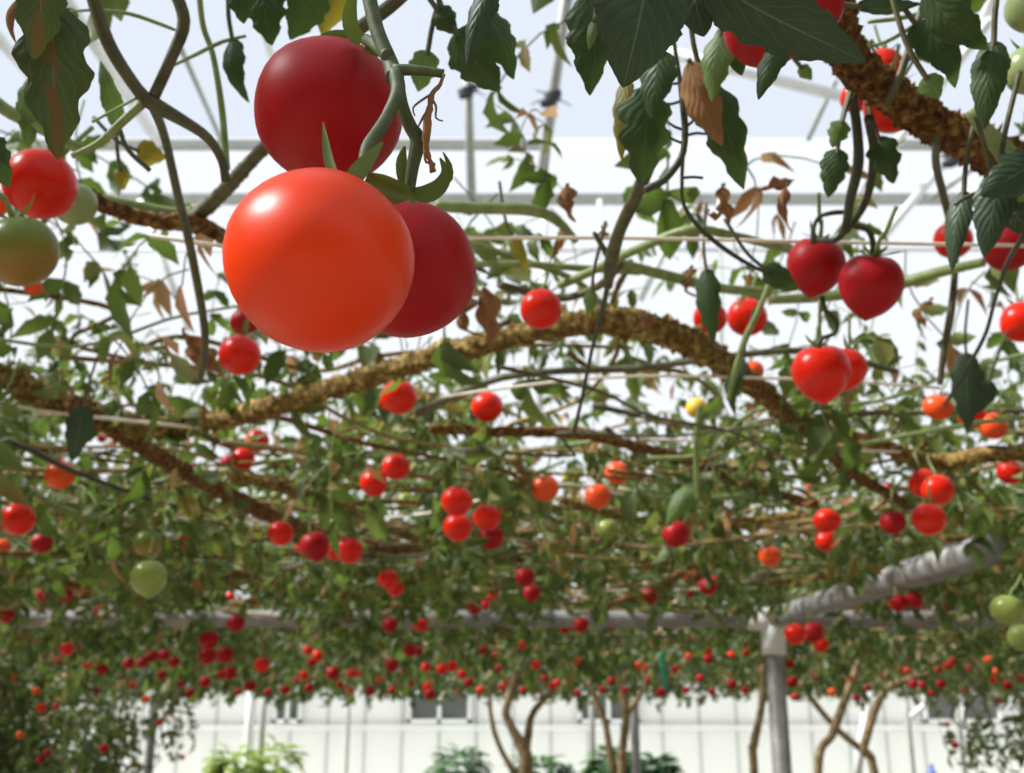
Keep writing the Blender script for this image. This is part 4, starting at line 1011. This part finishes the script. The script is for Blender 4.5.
def guarded(C_, rad):
    """True for points whose leaves would cover something the photograph shows in front"""
    global guard
    if guard is None: guard = np.array(GUARD)
    x, y, d = project(C_)
    out = np.zeros(len(C_), bool)
    rp = rad * F / np.maximum(d, .05)
    for gx, gy, gr, gd, gk in guard:
        out |= (d < gd + .03) & (d > .05) & ((x - gx) ** 2 + (y - gy) ** 2 < (gr + rp * gk) ** 2)
    mg = .16 * F / np.maximum(d, .05); infr = (x > -mg) & (x < 1024 + mg) & (y > -mg) & (y < 773 + mg)
    return out | (d < .2) | ((d < .62) & infr)
SUN = np.array([-.69, -.10, .72]); SUN /= np.linalg.norm(SUN)
t1 = P(320, 261, .26)
def sun_gap(C_, rad):
    q = C_ - t1; k = q @ SUN
    return (k > 0) & (np.linalg.norm(q - k[:, None] * SUN, axis=1) < rad)
def foliage(name, C_, lod, parent, scale, mats, dryf=.06, seed=0, down=.0, rad=.045, keep_guard=True):
    r_ = np.random.default_rng(seed)
    yaw = r_.uniform(0, 2 * PI, len(C_)); pit = r_.normal(.35 + down, .45, len(C_)); rol = r_.normal(0, .5, len(C_)); sc = scale * r_.uniform(.75, 1.25, len(C_))
    if keep_guard:
        off = np.stack([np.cos(yaw) * .06, np.sin(yaw) * .06, -.03 - .04 * np.sin(np.clip(pit, -1, 1.5))], -1)
        k = ~(guarded(C_ + off, rad * scale) | sun_gap(C_ + off, .07))
        C_, yaw, pit, rol, sc = C_[k], yaw[k], pit[k], rol[k], sc[k]
    if len(C_) == 0: return None
    var = r_.integers(0, len(SPR[lod]), len(C_)); isd = r_.random(len(C_)) < dryf
    VV = []; QQ = []; MM = []; n = 0
    for kind, bank in ((0, SPR[lod]), (1, DRY)):
        for v in range(len(bank)):
            s = (isd == bool(kind)) & ((var % len(bank)) == v)
            m_ = int(s.sum())
            if not m_: continue
            V, Q, mi = bank[v]
            cy, sy, cp, sp, cr, sr = np.cos(yaw[s]), np.sin(yaw[s]), np.cos(pit[s]), np.sin(pit[s]), np.cos(rol[s]), np.sin(rol[s])
            o = np.zeros(m_)
            Rz = np.stack([np.stack([cy, -sy, o], -1), np.stack([sy, cy, o], -1), np.stack([o, o, o + 1], -1)], 1)
            Ry = np.stack([np.stack([cp, o, sp], -1), np.stack([o, o + 1, o], -1), np.stack([-sp, o, cp], -1)], 1)
            Rx = np.stack([np.stack([o + 1, o, o], -1), np.stack([o, cr, -sr], -1), np.stack([o, sr, cr], -1)], 1)
            R = Rz @ Ry @ Rx
            W = np.einsum('mij,nj->mni', R, V) * sc[s][:, None, None] + C_[s][:, None, :]
            VV.append(W.reshape(-1, 3)); QQ.append((Q[None] + (np.arange(m_) * len(V))[:, None, None]).reshape(-1, 4) + n); n += m_ * len(V)
            MM.append(np.tile(mi, m_))
    V = np.concatenate(VV); Q = np.concatenate(QQ); mi = np.concatenate(MM)
    return mesh_at(name, V, Q, mats, world_of(parent), parent, mi=mi)
def wander(a, b, amp, n, r, r_, zc):
    t = np.linspace(0, 1, n)[:, None]
    p = a * (1 - t) + b * t + r_.normal(0, amp, (n, 3)) * [1, 1, .25]
    return np.hstack([p, (r * (1 - .4 * t))])
YB = [-2.6, .72, .95, 1.35, 1.95, 2.8, 4.2, 8.4]
ROW = ['nearest row overhead', 'sparse row before the bright roof', 'row behind the big cluster', 'second row where sky shows through', 'middle row behind the golden stem', 'shaded row above the cross pipe', 'far row reaching to the white wall']
CL = ['at the left', 'left of centre', 'right of centre', 'at the right']
DENS = [22, 190, 820, 1300, 1050, 560, 180]
def hw(y): return .52 * y + .25
OVER = {}
for i in range(7):
    y0, y1 = YB[i], YB[i + 1]
    for j in range(4):
        r_ = np.random.default_rng(100 + i * 10 + j)
        W = hw(y1)
        extra = [1.6, 0, 0, .9][j]
        x0 = -W + 2 * W * j / 4 - extra * (j == 0); x1 = -W + 2 * W * (j + 1) / 4 + extra * (j == 3)
        area = (x1 - x0) * (y1 - y0)
        dn = DENS[i] * ([4.2, 1.3, 1.1, 2.4][j] if i < 2 else [1.15, 1, .9, 1][j]) * (1.5 if i == 2 and j == 0 else 1)
        n = int(area * (dn if i else 600))
        x = r_.uniform(x0, x1, n); y = r_.uniform(y0, y1, n)
        if i == 0:
            k = (y < .34) | (np.abs(x) > .55 * y + .15) | (r_.random(n) < dn / 600); x, y = x[k], y[k]; n = len(x)
        z = CAM[2] + .26 + r_.gamma(1.7, .055 if i > 1 else (.10 if j in (0, 3) else .06), n)
        if i >= 4: z = CAM[2] + .30 + r_.gamma(1.6, .07, n) - r_.random(n) * .04 - (.03 if i == 6 else 0)
        if i == 0:      # extra leaf layer above the frame, added to keep sun off the near leaves
            m2 = int((x1 - x0) * 260); x2 = r_.uniform(x0, x1, m2); y2 = r_.uniform(.1, .95, m2)
            x = np.concatenate([x, x2]); y = np.concatenate([y, y2]); z = np.concatenate([z, CAM[2] + .76 * y2 + .14 + r_.uniform(0, .25, m2)])
        C_ = np.stack([x, y, z], -1)
        if i == 0: OVER[j] = C_; continue
        root = empty('tomato_vine', ((x0 + x1) / 2, (y0 + y1) / 2, CAM[2] + .29))
        tag(root, 'tangled leafy tomato vine canopy %s, %s' % (CL[j], ROW[i]), 'vine', 'vines trained overhead')
        lod = 0 if 0 < i < 5 else 1
        foliage('foliage', C_, lod, root, [1., .85, .8, .8, .82, 1.0, 1.4][i], [M['leaf'] if i < 5 else M['leaf_far'], M['green_stem'], M['leaf_dry']], [.06, .24, .2, .13, .12, .12, .10][i], 200 + i * 10 + j)
        if i == 1: foliage('overhead_shade_foliage', OVER[j], 1, root, 1., [M['leaf'], M['green_stem'], M['leaf_dry']], .06, 900 + j)  # unseen leaves over and behind the viewer, added for their shade
        ns = [0, 2, 9, 26, 38, 34, 22][i]
        for s in range(ns):
            ax = r_.normal(0, .45) + (0 if r_.random() < .75 else 1.3)
            L = min(1.3, .5 * (x1 - x0) + .35) * r_.uniform(.6, 1.1)
            c = np.array([r_.uniform(x0, x1), r_.uniform(max(y0, .5), y1), CAM[2] + r_.uniform(.255, .36)])
            dv = np.array([math.cos(ax), math.sin(ax), r_.normal(0, .05)]) * L / 2
            rad = [.0028, .0025, .003, .0036, .0042, .0055, .008][i] * r_.uniform(.6, 1.4)
            path = catmull(wander(c - dv, c + dv, .03, 6, rad, r_, 0), .03)
            if guarded(path[:, :3], .004).sum() > (0 if i < 2 else 3): continue
            m_ = ['gold_bark', 'bark', 'olive_stem', 'green_stem', 'gold_bark', 'twig', 'twig'][r_.integers(0, 7)] if i > 1 else ['olive_stem', 'green_stem', 'green_stem'][r_.integers(0, 3)]
            V, Q = tube(path, 7, .05, .2 if 'bark' in m_ else 0, s)
            mesh_at('stem', V, Q, M[m_], c, root)
# leafy curtain hanging at lower left, and sprays at lower right
def hang(name, pts, h0, lens, label, seed, sc, dens):
    r_ = np.random.default_rng(seed); Cs = []
    root = empty(name, pts[0]); tag(root, label, 'vine')
    for p, L in zip(pts, lens):
        q = np.array([np.append(p + np.array([r_.normal(0, .03), r_.normal(0, .03), -L * t]), .004) for t in np.linspace(0, 1, 6)])
        V, Q = tube(catmull(q, .04), 5); mesh_at('hanging_stem', V, Q, M['olive_stem'], p, root)
        k = int(L * dens); t = r_.random(k)
        Cs.append(p + np.stack([r_.normal(0, .08, k), r_.normal(0, .08, k), -L * t], -1))
    foliage('foliage', np.concatenate(Cs), 1, root, sc, [M['leaf_far'], M['green_stem'], M['leaf_dry']], .04, seed, .5, rad=.045)
r_ = np.random.default_rng(9)
for k in range(5):
    pts = []; ln = []
    for s in range(5):
        px = [-25, 22, 70, 118, 165][k] + r_.uniform(-26, 26); Y = r_.uniform(4.6, 6.4)
        p = PY(px, 600, Y); p[2] = CAM[2] + .3; pts.append(p)
        ln.append([1.5, 1.5, 1.15, .68, .5][k] * r_.uniform(.7, 1.15))
    hang('hanging_vine', pts, 0, ln, ['leafy hanging vine strands in the lower left corner', 'leafy hanging vine strands beside the lower left corner', 'leafy hanging vine strands just left of the slim grey post',
         'short leafy vine strands around the slim grey post', 'thin leafy strands hanging right of the slim grey post'][k], 300 + k, 1.15, [95, 95, 80, 60, 40][k])
for k in range(2):
    pts = []; ln = []
    for s in range(4):
        px = [965, 1010][k] + r_.uniform(-22, 22); p = PY(px, 640, r_.uniform(3.4, 4.6)); p[2] = CAM[2] + .24; pts.append(p); ln.append([.38, .5][k] * r_.uniform(.6, 1.1))
    hang('hanging_vine', pts, 0, ln, ['thin dark sprays hanging before the white wall near right edge', 'dark leafy sprays hanging at the lower right corner'][k], 330 + k, .95, [42, 60][k])
# ---------------------------------------------------------------- small plants by the wall
def bush(px, py, w, h, Y, label, m='bush', n=260, seed=0):
    r_ = np.random.default_rng(seed); top = PY(px, py, Y); R = w / 2 * Y / F
    root = empty('potted_bush', (top[0], Y, 0)); tag(root, label, 'bush')
    v = r_.normal(0, 1, (n, 3)); v /= np.linalg.norm(v, axis=1)[:, None]; v *= r_.uniform(.5, 1, (n, 1))
    C_ = np.array([top[0], Y, top[2] - R * h]) + v * [R, R, R * h]
    VV = []; QQ = []; k = 0
    for c, dd in zip(C_, v):
        V, Q = leaflet(.14, .05, .3, .8, 3, r_)
        a = math.atan2(dd[1], dd[0]); V = V @ rotm((0, 1, 0), -math.asin(max(-1, min(1, dd[2]))) * .7).T @ rotm((0, 0, 1), a + r_.normal(0, .5)).T
        VV.append(V + c); QQ.append(Q + k); k += len(V)
    mesh_at('foliage', np.concatenate(VV), np.concatenate(QQ), M[m], np.array([top[0], Y, 0]), root)
    V, Q = tube(catmull([(top[0], Y, 0, .03), (top[0] + .03, Y, (top[2] - R * h) * .5, .022), (top[0], Y, top[2] - R * h, .018)], .1), 8, .05)
    mesh_at('stem', V, Q, M['trunk'], np.array([top[0], Y, 0]), root)
bush(460, 749, 46, .9, 9.4, 'dark green round bush at the foot of the wall under the wide window', seed=1)
bush(540, 754, 52, .8, 9.2, 'low green bush behind the forked trunk', seed=2)
bush(612, 750, 40, .9, 9.0, 'green bush behind the twin trunks', seed=4)
bush(654, 758, 34, .9, 9.3, 'small green bush right of the twin trunks', seed=3)
bush(238, 749, 52, .9, 8.8, 'yellow green bush left of the white wall', 'bush_yellow', seed=5)
bush(278, 742, 40, .9, 9.6, 'sparse yellow green sprig before the white wall', 'bush_yellow', 90, seed=6)
c = PY(931, 764, 9.6); g = Geo()
g.add(*tube(catmull([(c[0], 9.6, 1.15, .04), (c[0], 9.6, 1.24, .04), (c[0], 9.6, 1.28, .018), (c[0], 9.6, 1.32, .018)], .03), 14))
# shelf along the wall carries the bottle
struct('trim_63', *box(-9, 9, YW - .95, YW - .0, 1.10, 1.15), M['white_paint'])
V, Q, mi = g.get(); tag(mesh_at('bottle', V, Q, M['blue'], (c[0], 9.6, 1.15)), 'small blue bottle on the white ledge at lower right', 'bottle')

# ---------------------------------------------------------------- light, sky, camera
w = bpy.data.worlds.new('sky'); bpy.context.scene.world = w; w.use_nodes = True
bg = w.node_tree.nodes['Background']; bg.inputs[0].default_value = (.90, .94, 1.0, 1); bg.inputs[1].default_value = 1.42
s = bpy.data.lights.new('sun', 'SUN'); s.energy = 18.5; s.angle = math.radians(8); s.color = (1, .94, .84)
so = bpy.data.objects.new('sun', s); COL.objects.link(so)
so.rotation_mode = 'QUATERNION'; so.rotation_quaternion = Vector(SUN).to_track_quat('Z', 'Y')
so.location = Vector(CAM + SUN * 20)
cd = bpy.data.cameras.new('camera'); co = bpy.data.objects.new('camera', cd); COL.objects.link(co)
co.location = Vector(CAM); co.rotation_euler = (PI / 2 + PITCH, 0, 0)
cd.sensor_width = 36; cd.lens = F / 1024 * 36; cd.clip_start = .01; cd.clip_end = 100
cd.dof.use_dof = True; cd.dof.focus_distance = .268; cd.dof.aperture_fstop = 27
sc = bpy.context.scene; sc.camera = co
sc.view_settings.view_transform = 'Standard'; sc.view_settings.look = 'None'; sc.view_settings.gamma = 1; sc.view_settings.exposure = -.33
sc.view_settings.use_curve_mapping = False
sc.cycles.max_bounces = 7; sc.cycles.diffuse_bounces = 4; sc.cycles.transmission_bounces = 4; sc.cycles.transparent_max_bounces = 8
sc.cycles.use_denoising = True
